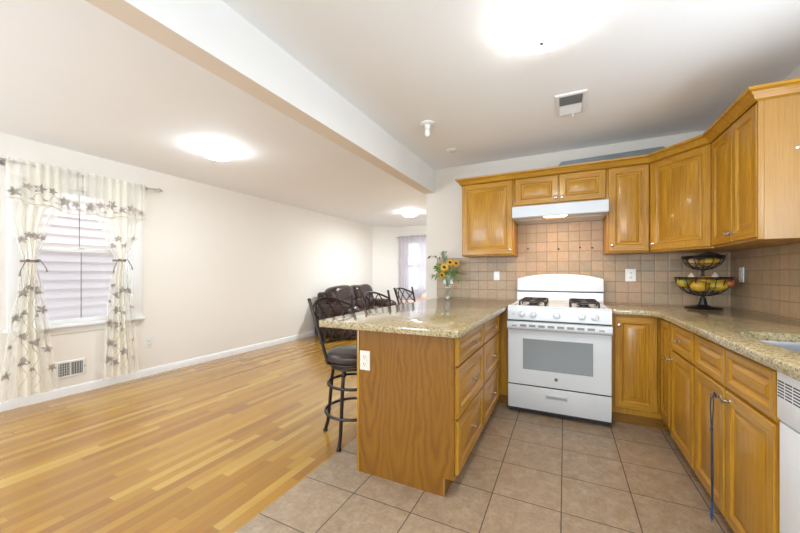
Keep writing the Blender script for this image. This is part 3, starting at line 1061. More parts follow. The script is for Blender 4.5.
# cooktop
ck = MB()
ck.rects((SX0, 2.998, 0.905), (1, 0, 0), (0, 1, 0), Z3, SX1 - SX0, 0.64, [(0, 0), (0, 0.010), (0.006, 0.016), (0.022, 0.016), (0.03, 0.010)])
cko = ck.build('cooktop', M['enamel'], st, sharp=25)
for x0, x1 in ((-0.350, -0.148), (0.042, 0.242)):
    g = MB()
    y0, y1, zt, r = 3.06, 3.50, 0.956, 0.0068
    ym = (y0 + y1) / 2
    xm = (x0 + x1) / 2
    for za in (zt,):
        for a, b in (((x0, y0), (x1, y0)), ((x1, y0), (x1, y1)), ((x1, y1), (x0, y1)), ((x0, y1), (x0, y0)), ((x0, ym), (x1, ym))):
            g.tube([(a[0], a[1], za), (b[0], b[1], za)], r, 8)
        for yc in ((y0 + ym) / 2, (ym + y1) / 2):
            for ang in range(4):
                aa = math.radians(45 + 90 * ang)
                px, py = xm + math.cos(aa) * 0.035, yc + math.sin(aa) * 0.032
                qx = x0 if math.cos(aa) < 0 else x1
                qy = yc + math.copysign((ym - y0) / 2, math.sin(aa))
                g.tube([(qx, qy, za), ((qx + px) / 2, (qy + py) / 2, za + 0.004), (px, py, za + 0.006)], r, 8)
    for a in (x0, x1):
        for b in (y0, ym, y1):
            g.tube([(a, b, 0.916), (a, b, zt)], r * 1.1, 8)
    g.build('grate', M['iron'], cko)
    for yc in ((y0 + ym) / 2, (ym + y1) / 2):
        MB().lathe([(0.055, 0.915), (0.052, 0.919), (0.034, 0.920), (0.034, 0.930), (0.038, 0.931), (0.038, 0.937), (0.0, 0.939)], (xm, yc, 0), 24).build('burner', M['iron'], cko)
# backguard with an arched top
bgp = []
for i in range(21):
    s_ = -1 + 2 * i / 20
    bgp.append((cxs + 0.004 + s_ * 0.381, 1.143 + 0.046 * (1 - abs(s_) ** 2.4)))
bk = MB()
bk.prism([(SX0, 1.020)] + [(min(max(a, SX0), SX1 + 0.006), b) for a, b in bgp] + [(SX1 + 0.006, 1.020)], 3.612, 3.690, axis='Y')
bgo = bk.build('backguard', M['enamel'], st, sharp=40)
bgo.modifiers.new('edge', 'BEVEL').width = 0.006
bgo.modifiers['edge'].limit_method = 'ANGLE'
bgo.modifiers['edge'].angle_limit = math.radians(50)
MB().box(SX0 + 0.004, SX1, 3.632, 3.688, 1.008, 1.021).build('vent_gap', M['slot'], st)['label'] = 'dark vent line under the backguard'
MB().prism([(3.60, 0.914), (3.622, 0.936), (3.628, 1.009), (3.688, 1.009), (3.688, 0.914)], SX0, SX1, axis='X').build('riser', M['enamel'], st, sharp=25)

# ------------------------------------------------------------------ range hood
hd = thing('range_hood', (cxs, 3.45, 1.70), 'white under-cabinet range hood with a lit lamp above the stove', 'range hood')
HX0, HX1 = -0.432, 0.322
hmb = MB()
outer = [(3.694, 1.832), (3.36, 1.830), (3.215, 1.804), (3.200, 1.797), (3.200, 1.704), (3.208, 1.698), (3.694, 1.698)]
hmb.prism(outer, HX0, HX1, axis='X')
hmb.build('shell', M['hood'], hd, sharp=25)
fl = MB().box(HX0 + 0.03, HX1 - 0.03, 3.36, 3.66, 1.6955, 1.6978)
fl.build('underside_panel', M['hood'], hd)
lm = MB().prism([(-0.170, 3.222), (0.018, 3.222), (0.006, 3.262), (-0.160, 3.262)], 1.693, 1.698)
lm.build('lamp_lens', emit('hood_lamp', (1.0, 0.74, 0.46), LAMP_HOOD), hd)['label'] = 'lit frosted lens'
fm = MB().prism([(-0.155, 3.264), (0.003, 3.264), (0.003, 3.345), (-0.155, 3.345)], 1.688, 1.6978)
fmo = fm.build('lamp_cover', plain('hood_beige_cover', (0.66, 0.56, 0.47), 0.4), hd)
MB().lathe([(0.006, 0), (0.005, 0.004), (0, 0.005)], (-0.075, 3.285, 1.688), 10, 0, (0, 0, -1)).build('screw', M['slot'], fmo)
# the hood's own lamp
l = D.lights.new('hood_bulb', 'AREA')
l.shape = 'RECTANGLE'; l.size, l.size_y = 0.16, 0.035
l.energy = 3.6; l.color = (1.0, 0.60, 0.28)
o = D.objects.new('hood_bulb', l); COL.objects.link(o)
o.location = (-0.075, 3.25, 1.684); o.rotation_euler = (math.radians(-14) * -1, 0, 0)

# ------------------------------------------------------------------ dishwasher
dw = thing('dishwasher', (0.93, 1.245, 0), 'white dishwasher beside the sink cabinet at the right edge', 'dishwasher')
MB().box(0.665, 1.225, 0.952, 1.561, 0.02, 0.872).build('tub_housing', M['enamel_dw'], dw)
MB().box(0.640, 0.665, 0.955, 1.560, 0.10, 0.700, bev=0.006).build('door', M['enamel_dw'], dw)
cpn = MB().box(0.634, 0.665, 0.955, 1.560, 0.706, 0.868, bev=0.006).build('control_panel', M['enamel_dw'], dw)
for i in range(6):
    for k in range(3):
        y1 = 1.550 - k * 0.042
        MB().box(0.6335, 0.636, y1 - 0.036, y1, 0.784 + i * 0.0098, 0.7885 + i * 0.0098).build('vent_slot', M['slot'], cpn)
MB().box(0.72, 1.2, 0.955, 1.558, 0.0, 0.10).build('toe_kick', M['slot'], dw)

# hanging cord on the sink cabinet knob
mb = MB()
kx = 0.614
y0c, zk = 2.014, 0.632
pts1 = [(kx + 0.003, y0c + 0.004, zk + 0.012), (kx - 0.006, y0c + 0.010, zk + 0.004), (kx - 0.008, y0c + 0.016, zk - 0.06), (kx - 0.007, y0c + 0.006, zk - 0.16), (kx - 0.006, y0c + 0.010, zk - 0.35), (kx - 0.005, y0c + 0.007, zk - 0.49)]
pts2 = [(kx + 0.003, y0c + 0.004, zk + 0.012), (kx - 0.004, y0c - 0.010, zk + 0.004), (kx - 0.007, y0c - 0.014, zk - 0.06), (kx - 0.007, y0c - 0.001, zk - 0.16), (kx - 0.006, y0c - 0.010, zk - 0.35), (kx - 0.005, y0c - 0.002, zk - 0.49)]
cordt = thing('cord', (kx, y0c, 0.04), 'dark blue hanging cord with frayed tassel ends looped over a sink cabinet knob', 'cord')
blue = plain('navy_cord', (0.025, 0.032, 0.055), 0.8, var=0.2, vs=60)
blue2 = plain('blue_tassel', (0.03, 0.075, 0.16), 0.8, var=0.3, vs=60)
mb.tube(pts1, 0.0026, 6).tube(pts2, 0.0026, 6)
mb.ring((kx + 0.004, y0c, zk), 0.0085, 0.0032, 14, 6, axis='X')
mb.lathe([(0.006, 0), (0.006, 0.014)], (kx - 0.007, y0c + 0.003, zk - 0.168), 10)
mb.build('strand', blue, cordt)
mb = MB()
for k in range(16):
    a = random.uniform(0, 6.28)
    r0 = random.uniform(0.002, 0.007)
    b = (kx - 0.005 + 0.4 * r0 * math.cos(a), y0c + 0.003 + r0 * math.sin(a), zk - 0.475 - random.uniform(0, 0.03))
    mb.tube([b, (b[0] - 0.002, b[1] + random.uniform(-.006, .006), b[2] - 0.04), (b[0] - 0.003, b[1] + random.uniform(-.012, .012), b[2] - random.uniform(0.06, 0.085))], 0.0016, 5)
mb.build('tassel', blue2, cordt)

# ------------------------------------------------------------------ electrical plates


def outlet(name, label, p, N, mat, cat='outlet', slots=True, w=0.072, h=0.116):
    N = V3(N)
    U = V3((0, 0, 1)).cross(N).normalized()
    P = V3(p)
    t = thing(name, p, label, cat, 'wall outlets and switches')
    mb = MB()
    mb.rects(P - U * w / 2 - V3((0, 0, h / 2)), U, Z3, N, w, h, [(0, 0), (0, 0.003), (0.004, 0.006), (0.010, 0.006)])
    mb.build('plate', mat, t, sharp=25)
    if slots:
        for dz in (-0.021, 0.021):
            c = P + V3((0, 0, dz)) + N * 0.006
            rb = MB()
            rb.lathe([(0.0165, 0), (0.0165, 0.0015), (0.015, 0.002), (0, 0.002)], c, 18, 0, N)
            for du in (-0.006, 0.006):
                q = c + U * du + V3((0, 0, 0.003)) + N * 0.002
                a, b = q - U * 0.0016 - V3((0, 0, 0.005)), q + U * 0.0016 + V3((0, 0, 0.005)) + N * 0.0006
                rb.box(a.x, b.x, a.y, b.y, a.z, b.z, m=1)
            q = c - V3((0, 0, 0.009)) + N * 0.002
            rb.lathe([(0.0028, 0), (0.0028, 0.0006)], q, 8, 1, N)
            rb.build('receptacle', [mat, M['slot']], t)
    else:
        MB().rects(P - U * 0.017 - V3((0, 0, 0.033)) + N * 0.006, U, Z3, N, 0.034, 0.066, [(0, 0), (0, 0.003), (0.002, 0.004)]).build('rocker', mat, t)
    return t


SY = YB - 0.008
outlet('wall_switch', 'white switch plate on the backsplash between sunflowers and stove', (-0.658, SY, 1.168), (0, -1, 0), M['plastic_w'], 'switch', slots=False, w=0.06, h=0.095)
outlet('wall_outlet', 'white outlet on the backsplash right of the stove', (0.543, SY, 1.178), (0, -1, 0), M['plastic_w'], w=0.082)
outlet('wall_outlet', 'white outlet on the right wall backsplash beside the fruit stand', (1.232, 3.500, 1.182), (-1, 0, 0), M['plastic_w'])
outlet('wall_outlet', 'ivory outlet set in the wooden end of the peninsula', (-1.071, 1.703, 0.672), (0, -1, 0), M['ivory'], w=0.070)
outlet('wall_outlet', 'white outlet low on the left wall, just right of the flowered curtain', (XL, 2.221, 0.385), (1, 0, 0), M['plastic_w'])
outlet('wall_outlet', 'white outlet low on the left wall, beside the sofa', (XL, 4.83, 0.38), (1, 0, 0), M['plastic_w'])
outlet('wall_outlet', 'white outlet on the backsplash hidden behind the sunflowers', (-1.200, SY, 1.135), (0, -1, 0), M['plastic_w'], w=0.115)

# small dark hooks in the tiles over the stove
for i, (xx, zz, lab) in enumerate(((-0.342, 1.452, 'dark screw head in the tile over the stove, first from the left'), (-0.055, 1.438, 'dark screw head in the tile over the middle of the stove'),
                                   (0.133, 1.447, 'dark screw head in the tile over the stove, second from the right'), (0.236, 1.440, 'dark screw head in the tile over the stove, first from the right'))):
    s = MB().lathe([(0.008, 0), (0.008, 0.002), (0.004, 0.006), (0, 0.007)], (xx, SY, zz), 12, 0, (0, -1, 0)).build('wall_screw', M['slot'], loc=(xx, SY, zz))
    tag(s, lab, 'screw', 'screws in the backsplash')

# left wall floor register
rg = thing('wall_register', (XL, 1.525, 0.26), 'white heating register low on the left wall under the window', 'vent')
mb = MB()
mb.rects((XL, 1.415, 0.175), (0, 1, 0), Z3, (1, 0, 0), 0.225, 0.165, [(0, 0), (0, 0.006), (0.006, 0.010), (0.020, 0.010), (0.022, 0.006)])
mb.build('frame', M['plastic_w'], rg, sharp=25)
MB().box(XL + 0.0055, XL + 0.0075, 1.436, 1.619, 0.196, 0.320).build('opening', M['slot'], rg)
mb = MB()
for i in range(15):
    yy = 1.442 + i * 0.0125
    mb.box(XL + 0.0075, XL + 0.010, yy - 0.0018, yy + 0.0018, 0.197, 0.319)
for z in (0.22, 0.245, 0.27, 0.295):
    mb.box(XL + 0.0072, XL + 0.009, 1.437, 1.52, z - 0.0012, z + 0.0012)
mb.box(XL + 0.0075, XL + 0.011, 1.517, 1.525, 0.196, 0.320)
mb.build('louvre', M['plastic_w'], rg)
MB().lathe([(0.004, 0), (0.004, 0.012), (0, 0.013)], (XL + 0.010, 1.629, 0.262), 8, 0, (1, 0, 0)).build('lever', M['slot'], rg)

# ------------------------------------------------------------------ ceiling fittings
# kitchen light: bent square glass shade
kl = thing('ceiling_light', (-0.098, 1.735, ZC), 'lit square glass ceiling light over the kitchen floor', 'ceiling light')
MB().lathe([(0.07, 0), (0.07, 0.03), (0.02, 0.04), (0.007, 0.05), (0.007, 0.105)], (-0.098, 1.735, ZC), 20, 0, (0, 0, -1)).build('canopy', M['plastic_w'], kl)
a0 = math.radians(14)
Rm = Matrix.Rotation(a0, 3, 'Z')


def shade(u, v):
    s_, q = (u - 0.5) * 2, (v - 0.5) * 2
    z = -0.098 + 0.030 * (abs(s_) ** 3.0) * 1.0 + 0.030 * (abs(q) ** 3.0)
    p = Rm @ V3((s_ * 0.155, q * 0.155, 0))
    return V3((-0.098 + p.x, 1.735 + p.y, ZC + z))


so = MB().grid(shade, 16, 16).build('shade', emit('kitchen_lamp_glass', (0.93, 0.96, 0.93), LAMP_KITCHEN), kl)
so.modifiers.new('glass', 'SOLIDIFY').thickness = 0.004
MB().lathe([(0.010, 0), (0.016, 0.006), (0.016, 0.016), (0.010, 0.026), (0, 0.03)], (-0.098, 1.735, ZC - 0.099), 14, 0, (0, 0, -1)).build('finial', M['nickel'], kl)


def dome(x, y, label):
    t = thing('ceiling_light', (x, y, ZC), label, 'ceiling light', 'living room dome lights')
    MB().lathe([(0.13, 0), (0.13, 0.012), (0.12, 0.018)], (x, y, ZC), 32, 0, (0, 0, -1)).build('base', M['plastic_w'], t)
    MB().lathe([(0.140, 0.012), (0.152, 0.024), (0.145, 0.05), (0.112, 0.078), (0.06, 0.094), (0, 0.099)], (x, y, ZC), 32, 0, (0, 0, -1)).build('shade', emit('dome_glass', (0.86, 0.96, 1.04), LAMP_DOME), t)
    MB().lathe([(0.010, 0), (0.010, 0.006), (0.006, 0.016), (0, 0.02)], (x, y, ZC - 0.098), 12, 0, (0, 0, -1)).build('finial', M['nickel'], t)


M_dome = None
dome(-3.05, 2.15, 'lit round dome light on the living room ceiling, nearest the curtained window')
dome(-2.73, 5.98, 'lit round dome light on the far end of the living room ceiling')

def down_light(name, x, y, z, size, watts, color, parent):
    l = D.lights.new(name, 'AREA')
    l.shape = 'DISK'
    l.size = size
    l.energy = watts
    l.color = color
    o = D.objects.new(name, l)
    COL.objects.link(o)
    o.location = (x, y, z)


down_light('kitchen_bulbs', -0.098, 1.735, ZC - 0.13, 0.2, 9.0, (0.95, 0.96, 0.93), kl)
down_light('dome_bulbs', -3.05, 2.15, ZC - 0.122, 0.2, 12.0, (0.86, 0.96, 1.04), None)
down_light('dome_bulbs', -2.73, 5.98, ZC - 0.122, 0.2, 60.0, (0.86, 0.96, 1.04), None)

# ceiling register
cv = thing('ceiling_register', (0.037, 2.70, ZC), 'white ceiling air register with two rows of louvres above the stove', 'vent')
x0, x1, y0, y1 = -0.062, 0.136, 2.53, 2.87
mb = MB()
mb.rects((x0, y0, ZC), (1, 0, 0), (0, 1, 0), (0, 0, -1), x1 - x0, y1 - y0, [(0, 0), (0, 0.004), (0.008, 0.010), (0.026, 0.010), (0.028, 0.006)])
mb.build('frame', M['plastic_w'], cv, sharp=25)
MB().box(x0 + 0.027, x1 - 0.027, y0 + 0.027, y1 - 0.027, ZC - 0.0075, ZC - 0.0055).build('opening', plain('register_shadow', (0.30, 0.29, 0.28), 0.8), cv)
mb = MB()
ym = (y0 + y1) / 2
for half, (ya, yb, tl) in enumerate(((y0 + 0.03, ym - 0.006, -1), (ym + 0.006, y1 - 0.03, 1))):
    for i in range(9):
        yy = ya + (yb - ya) * (i + 0.5) / 9
        mb.add([(x0 + 0.027, yy - 0.005, ZC - (0.0078 if tl > 0 else 0.0125)), (x1 - 0.027, yy - 0.005, ZC - (0.0078 if tl > 0 else 0.0125)), (x1 - 0.027, yy + 0.005, ZC - (0.0125 if tl > 0 else 0.0078)), (x0 + 0.027, yy + 0.005, ZC - (0.0125 if tl > 0 else 0.0078))], [(0, 1, 2, 3)])
mb.box(x0 + 0.026, x1 - 0.026, ym - 0.006, ym + 0.006, ZC - 0.012, ZC - 0.007)
mb.build('louvre', M['plastic_w'], cv)
MB().lathe([(0.005, 0), (0.005, 0.012), (0, 0.014)], (0.055, y1 - 0.012, ZC - 0.010), 8, 0, (0, 0, -1)).build('lever', M['plastic_w'], cv)

# bare bulb holder
bh = thing('lamp_holder', (-1.0, 2.534, ZC), 'white porcelain lamp holder with a small bare bulb on the ceiling near the beam', 'lamp holder')
MB().lathe([(0.056, 0), (0.056, 0.010), (0.050, 0.016), (0.030, 0.020), (0.024, 0.030), (0.022, 0.052)], (-1.0, 2.534, ZC), 24, 0, (0, 0, -1)).build('base', M['plastic_w'], bh)
mb = MB().lathe([(0.017, 0.05), (0.019, 0.062), (0.020, 0.075), (0.020, 0.098), (0.014, 0.108), (0, 0.112)], (-1.0, 2.534, ZC), 20, 0, (0, 0, -1))
for i in range(4):
    mb.ring((-1.0, 2.534, ZC - 0.066 - i * 0.010), 0.0195, 0.004, 18, 6)
mb.build('bulb', plain('white_bulb', (0.85, 0.85, 0.82), 0.2), bh)
# blank round plate
bp = MB().lathe([(0.058, 0), (0.058, 0.004), (0.052, 0.008), (0, 0.009)], (-0.998, 3.190, ZC), 28, 0, (0, 0, -1))
for dx in (-0.03, 0.03):
    bp.lathe([(0.005, 0.008), (0.004, 0.011), (0, 0.0115)], (-0.998 + dx, 3.190, ZC), 8, 1, (0, 0, -1))
o = bp.build('ceiling_plate', [M['plastic_w'], M['nickel']])
tag(o, 'round white cover plate on the ceiling above the left wall cabinet', 'cover plate')

# ------------------------------------------------------------------ curtains of the left window
CXP = -4.27
KS = CXP / XL


def wl(y, z, x=CXP):
    """a point measured on the wall plane, moved out to the curtain plane"""
    k = x / XL
    return (x, y * k, CAM_H + (z - CAM_H) * k)


rod = thing('curtain_rod', wl(1.62, 2.19), 'pewter curtain rod with leaf finials over the left window', 'curtain rod')
a, b = V3(wl(1.075, 2.178)), V3(wl(2.27, 2.192))
MB().tube([a, b], 0.0085, 10).build('pole', M['pewter'], rod)
for e, sg in ((a, -1), (b, 1)):
    mb = MB()
    mb.lathe([(0.010, 0), (0.014, 0.006), (0.010, 0.014), (0.016, 0.022), (0.010, 0.030)], e, 14, 0, (0, sg, 0))
    for k in range(5):
        an = 2 * PI * k / 5
        mb.tube([(e.x, e.y + sg * 0.028, e.z), (e.x + 0.022 * math.cos(an), e.y + sg * 0.055, e.z + 0.022 * math.sin(an)), (e.x, e.y + sg * 0.10, e.z)], [0.003, 0.006, 0.001], 6)
    mb.build('finial', M['pewter'], rod)
for yy in (1.10, 1.60, 2.20):
    p = V3(wl(yy, 2.185))
    MB().box(XL, XL + 0.008, p.y - 0.015, p.y + 0.015, p.z - 0.03, p.z + 0.03).tube([(XL, p.y, p.z), (p.x, p.y, p.z - 0.014)], 0.006, 8).ring((p.x, p.y, p.z), 0.013, 0.004, 14, 6, axis='Y').build('bracket', M['pewter'], rod)


def interp(tab, z):
    """tab: (z, left, right) from top to bottom, smooth"""
    if z >= tab[0][0]:
        return tab[0][1:]
    for p, q in zip(tab[:-1], tab[1:]):
        if z >= q[0]:
            s_ = (p[0] - z) / (p[0] - q[0])
            s_ = 0.6 * s_ + 0.4 * s_ * s_ * (3 - 2 * s_)
            return (p[1] + (q[1] - p[1]) * s_, p[2] + (q[2] - p[2]) * s_)
    return tab[-1][1:]


def leaf_faces(mb, S, u, v, size, rot, m, lobes=5, aspect=1.0):
    """a lobed leaf laid on the surface S(u,v); size in surface units (du, dv)"""
    pts = [(0, 0)]
    n = lobes * 4
    for i in range(n):
        a = 2 * PI * i / n
        r = 0.42 + 0.58 * (0.5 + 0.5 * math.cos(a * lobes)) ** 1.3
        pts.append((r * math.cos(a + rot) * size[0], r * math.sin(a + rot) * size[1]))
    vs = [S(u + p, v + q, 0.004) for p, q in pts]
    mb.add(vs, [(0, 1 + i, 1 + (i + 1) % n) for i in range(n)], m)


def vine(mb, S, pts, wid, m):
    n = len(pts)
    vs, fs = [], []
    for i in range(n):
        a, b = pts[max(0, i - 1)], pts[min(n - 1, i + 1)]
        P, Q = S(a[0], a[1], 0.003), S(b[0], b[1], 0.003)
        tng = (V3(Q) - V3(P)).normalized()
        side = tng.cross(V3((1, 0, 0)))
        side = side.normalized() if side.length > 1e-5 else V3((0, 1, 0))
        c = V3(S(pts[i][0], pts[i][1], 0.003))
        vs += [c - side * wid, c + side * wid]
    for i in range(n - 1):
        fs.append((2 * i, 2 * i + 1, 2 * i + 3, 2 * i + 2))
    mb.add(vs, fs, m)


def curtain(label, tab, ztop, zbot, tie_y, tie_z, val_tab, flip, seed):
    rnd = random.Random(seed)
    p0 = V3(wl((tab[0][1] + tab[0][2]) / 2, ztop))
    t = thing('curtain', p0, label, 'curtain', 'flowered curtains of the left window')
    NP = 5

    def S(u, v, off=0.0):
        flat = 1.0 if off == 0.0 else 0.55
        u = min(max(u, 0.0), 1.0)
        v = min(max(v, 0.0), 1.0)
        z = ztop + (zbot - ztop) * v
        L, R = interp(tab, z)
        wdt = R - L
        y = L + wdt * u
        near = math.exp(-((z - tie_z) / 0.16) ** 2)
        amp = 0.010 + 0.013 * (1 - near) * min(1, max(0.3, v * 1.6))
        off = off + (amp * 0.55 if off else 0.0)
        x = CXP - 0.002 + flat * amp * math.sin(2 * PI * NP * u + 0.7 * math.sin(3 * v)) + 0.05 * near * math.sin(PI * u) + 0.020 * near - 0.022 * (1 - near) * 0 + off
        zz = z + (0.012 * math.sin(2 * PI * 3 * u + seed) if v > 0.97 else 0)
        q = wl(y, zz)
        return V3((max(x, XL + 0.026 if z > 0.6 else XL + 0.02), q[1], q[2]))
    mb = MB()
    mb.grid(lambda u, v: S(u, v), 84, 64)
    # embroidery: vines with leaves
    for c in range(4):
        uc = 0.14 + 0.24 * c
        v0 = 0.46 + 0.08 * rnd.random()
        ph = rnd.random() * 6
        pts = [(uc + 0.055 * math.sin(ph + 16 * s_ / 46 * 2.0), v0 + (0.97 - v0) * s_ / 46) for s_ in range(47)]
        vine(mb, S, pts, 0.0014, 1)
        k = rnd.randint(2, 9)
        while k < 46:
            u, v = pts[k]
            sd = 1 if rnd.random() < 0.5 else -1
            ln = []
            for s_ in range(9):
                a = s_ / 8 * 4.2
                ln.append((u + sd * 0.055 * math.sin(a) * (1 - s_ / 14), v + 0.014 - 0.014 * math.cos(a) + 0.02 * s_ / 8))
            vine(mb, S, ln, 0.0012, 1)
            z = ztop + (zbot - ztop) * v
            L, R = interp(tab, z)
            sc = (0.042 + 0.010 * rnd.random()) * (1.0 if k % 2 else 0.55)
            leaf_faces(mb, S, u - sd * 0.03, v + 0.004, (sc / (R - L), sc / (ztop - zbot)), rnd.random() * 6, 1, 5 if rnd.random() < 0.75 else 3)
            k += rnd.choice((7, 8, 9, 10, 11))
    for c in range(4):
        for s_ in range(1):
            u, v = 0.15 + 0.23 * c + 0.05 * rnd.random(), 0.285 + 0.05 * rnd.random()
            L, R = interp(tab, ztop + (zbot - ztop) * v)
            sc = 0.030 + 0.008 * rnd.random()
            leaf_faces(mb, S, u, v, (sc / (R - L), sc / (ztop - zbot)), rnd.random() * 6, 1, 5)
    vine(mb, S, [(i / 30, 0.305 + 0.008 * math.sin(i)) for i in range(31)], 0.0010, 1)
    mb.build('panel', [M['sheer'], M['embroid']], t, sharp=180, norm=False)

    # valance over the top
    def VS(u, v, off=0.0):
        u = min(max(u, 0.0), 1.0)
        v = min(max(v, 0.0), 1.0)
        L, R = val_tab['y']
        zb = val_tab['zb'](u)
        z = 2.213 + (zb - 2.213) * v
        x = CXP + 0.026 + 0.012 * math.sin(2 * PI * 8 * u) * (1 - 0.35 * v) + off - 0.006 * (1 - v)
        q = wl(L + (R - L) * u, z)
        return V3((x, q[1], q[2]))
    mb = MB()
    mb.grid(lambda u, v: VS(u, v), 72, 16)
    vine(mb, VS, [(i / 40, 0.975) for i in range(41)], 0.0022, 1)
    vine(mb, VS, [(i / 40, 0.80 + 0.09 * math.sin(i * 0.7)) for i in range(41)], 0.0018, 1)
    for k in range(6):
        u = 0.09 + k * 0.165
        sc = 0.036 if k % 2 else 0.048
        leaf_faces(mb, VS, u, 0.60 + 0.22 * rnd.random(), (sc / 0.5, sc / 0.38), rnd.random() * 6, 1, 5)
        leaf_faces(mb, VS, u + 0.06, 0.86, (0.022 / 0.5, 0.010 / 0.38), rnd.random(), 1, 2)
    mb.build('valance', [M['sheer_v'], M['embroid']], t, sharp=180, norm=False)
    # tie-back cord
    q = V3(wl(tie_y, tie_z))
    L, R = interp(tab, tie_z)
    hw = (R - L) / 2 * KS
    mb = MB()
    mb.ring((q.x + 0.030, q.y, q.z), 0.055, 0.0055, 28, 8, ry=hw + 0.012)
    mb.ring((q.x + 0.030, q.y, q.z - 0.011), 0.054, 0.005, 28, 8, ry=hw + 0.010)
    sd = 1 if flip else -1
    for k, (dy, dz) in enumerate(((0.085, -0.10), (-0.07, -0.14))):
        mb.tube([(q.x + 0.085, q.y, q.z), (q.x + 0.088, q.y + dy * 0.5, q.z + 0.012), (q.x + 0.085, q.y + dy, q.z + dz * 0.6), (q.x + 0.084, q.y + dy * 1.1, q.z + dz)], [0.0045, 0.0045, 0.0045, 0.008], 8)
    mb.build('tieback', M['tie'], t)
    return t


curtain('flowered cream sheer curtain tied back on the left side of the window',
        [(2.19, 1.095, 1.56), (1.86, 1.11, 1.47), (1.62, 1.14, 1.375), (1.31, 1.195, 1.285), (1.08, 1.17, 1.33), (0.70, 1.11, 1.37), (0.09, 1.055, 1.44)],
        2.20, 0.085, 1.238, 1.31, dict(y=(1.095, 1.60), zb=lambda u: 1.845 - 0.055 * u - 0.03 * max(0, u - 0.45) * 2 + 0.012 * math.sin(14 * u)), False, 3)
curtain('flowered cream sheer curtain tied back on the right side of the window',
        [(2.20, 1.62, 2.16), (1.86, 1.70, 2.15), (1.62, 1.785, 2.11), (1.34, 1.875, 1.96), (1.10, 1.84, 2.02), (0.70, 1.805, 2.07), (0.07, 1.785, 2.11)],
        2.20, 0.075, 1.917, 1.34, dict(y=(1.62, 2.17), zb=lambda u: 1.775 + 0.035 * u + 0.012 * math.sin(13 * u)), True, 5)

# far curtain
fr = thing('curtain_rod', (-3.1, YFAR - 0.08, 2.12), 'thin rod carrying the pale lavender curtains of the far window', 'curtain rod')
MB().tube([(-3.88, YFAR - 0.08, 2.125), (-2.2, YFAR - 0.08, 2.125)], 0.008, 8).build('pole', M['pewter'], fr)
for xx in (-3.86, -2.25):
    MB().box(xx - 0.01, xx + 0.01, YFAR - 0.085, YFAR, 2.11, 2.135).build('bracket', M['pewter'], fr)


def far_curtain(x0, x1, label, npl):
    def S(u, v):
        x = x0 + (x1 - x0) * u
        y = YFAR - 0.08 + 0.028 * math.sin(2 * PI * npl * u + 0.6 * math.sin(4 * v)) * (0.6 + 0.4 * v)
        return V3((x, y, 2.165 - (2.165 - 0.10) * v))
    o = MB().grid(S, 90, 10).build('curtain', M['sheer_far'], sharp=180, norm=False)
    tag(o, label, 'curtain', 'curtains of the far window')


far_curtain(-3.83, -3.02, 'pale lavender sheer curtain hanging at the far window beyond the stools', 8)
far_curtain(-3.0, -2.3, 'lavender sheer curtain at the far window, mostly hidden by the kitchen wall', 7)

# ------------------------------------------------------------------ sofa and armchair
rs = random.Random(11)


def wrinkle(amp, seed):
    r = random.Random(seed)
    ks = [(r.uniform(6, 16), r.uniform(6, 16), r.uniform(6, 16), r.uniform(0, 6)) for _ in range(4)]

    def f(q):
        d = sum(math.sin(a * q.x + b * q.y + c * q.z + e) for a, b, c, e in ks) * amp
        return q * (1 + d)
    return f


SOY0, SOY1 = 4.96, 6.70
so = thing('sofa', (-3.85, 5.83, 0), 'dark brown leather sofa with two puffy backs against the left wall', 'sofa')
MB().box(-4.28, -3.42, SOY0 + 0.03, SOY1 - 0.03, 0.03, 0.30, bev=0.03, seg=3).build('base', M['leather'], so)
MB().box(-4.30, -4.08, SOY0 + 0.12, SOY1 - 0.12, 0.12, 0.84, bev=0.05, seg=4).build('back_frame', M['leather'], so)
for y0, y1 in ((SOY0, SOY0 + 0.24), (SOY1 - 0.24, SOY1)):
    mb = MB().box(-4.22, -3.40, y0, y1, 0.02, 0.50, bev=0.05, seg=4)
    mb.ell((-3.80, (y0 + y1) / 2, 0.52), (0.46, 0.15, 0.12), n=24, k=14, p=0.7, fn=wrinkle(0.008, int(y0 * 10)))
    mb.build('armrest', M['leather'], so)
for i, yc in enumerate((5.47, 6.17)):
    mb = MB()
    mb.ell((-3.74, yc, 0.38), (0.40, 0.35, 0.13), n=28, k=16, p=0.55, fn=wrinkle(0.007, 40 + i))
    mb.build('seat_cushion', M['leather'], so)
    mb = MB()
    mb.ell((-4.02, yc, 0.76), (0.19, 0.36, 0.20), rot=(0, math.radians(-10), 0), n=32, k=18, p=0.62, fn=wrinkle(0.014, 60 + i))
    mb.ell((-3.98, yc, 0.56), (0.18, 0.345, 0.17), rot=(0, math.radians(-10), 0), n=32, k=18, p=0.6, fn=wrinkle(0.012, 80 + i))
    mb.build('back_cushion', M['leather'], so)

ar = thing('armchair', (-2.95, 6.9, 0), 'tan leather armchair near the far curtained window', 'armchair')
AX, AY = -2.95, 7.0
MB().box(AX - 0.33, AX + 0.33, AY - 0.30, AY + 0.30, 0.04, 0.36, bev=0.04, seg=3).build('base', M['leather_tan'], ar)
for sg in (-1, 1):
    y0 = AY + sg * 0.38
    mb = MB().box(AX - 0.34, AX + 0.34, y0 - 0.08, y0 + 0.08, 0.04, 0.50, bev=0.04, seg=3)
    mb.ell((AX, y0, 0.53), (0.37, 0.11, 0.09), n=22, k=12, p=0.7)
    mb.build('armrest', M['leather_tan'], ar)
MB().ell((AX - 0.02, AY, 0.42), (0.32, 0.29, 0.11), n=24, k=12, p=0.6, fn=wrinkle(0.006, 5)).build('seat_cushion', M['leather_tan'], ar)
MB().ell((AX + 0.24, AY, 0.58), (0.14, 0.30, 0.22), n=24, k=14, p=0.65, fn=wrinkle(0.008, 6)).build('back_cushion', M['leather_tan'], ar)

# ------------------------------------------------------------------ bar stools


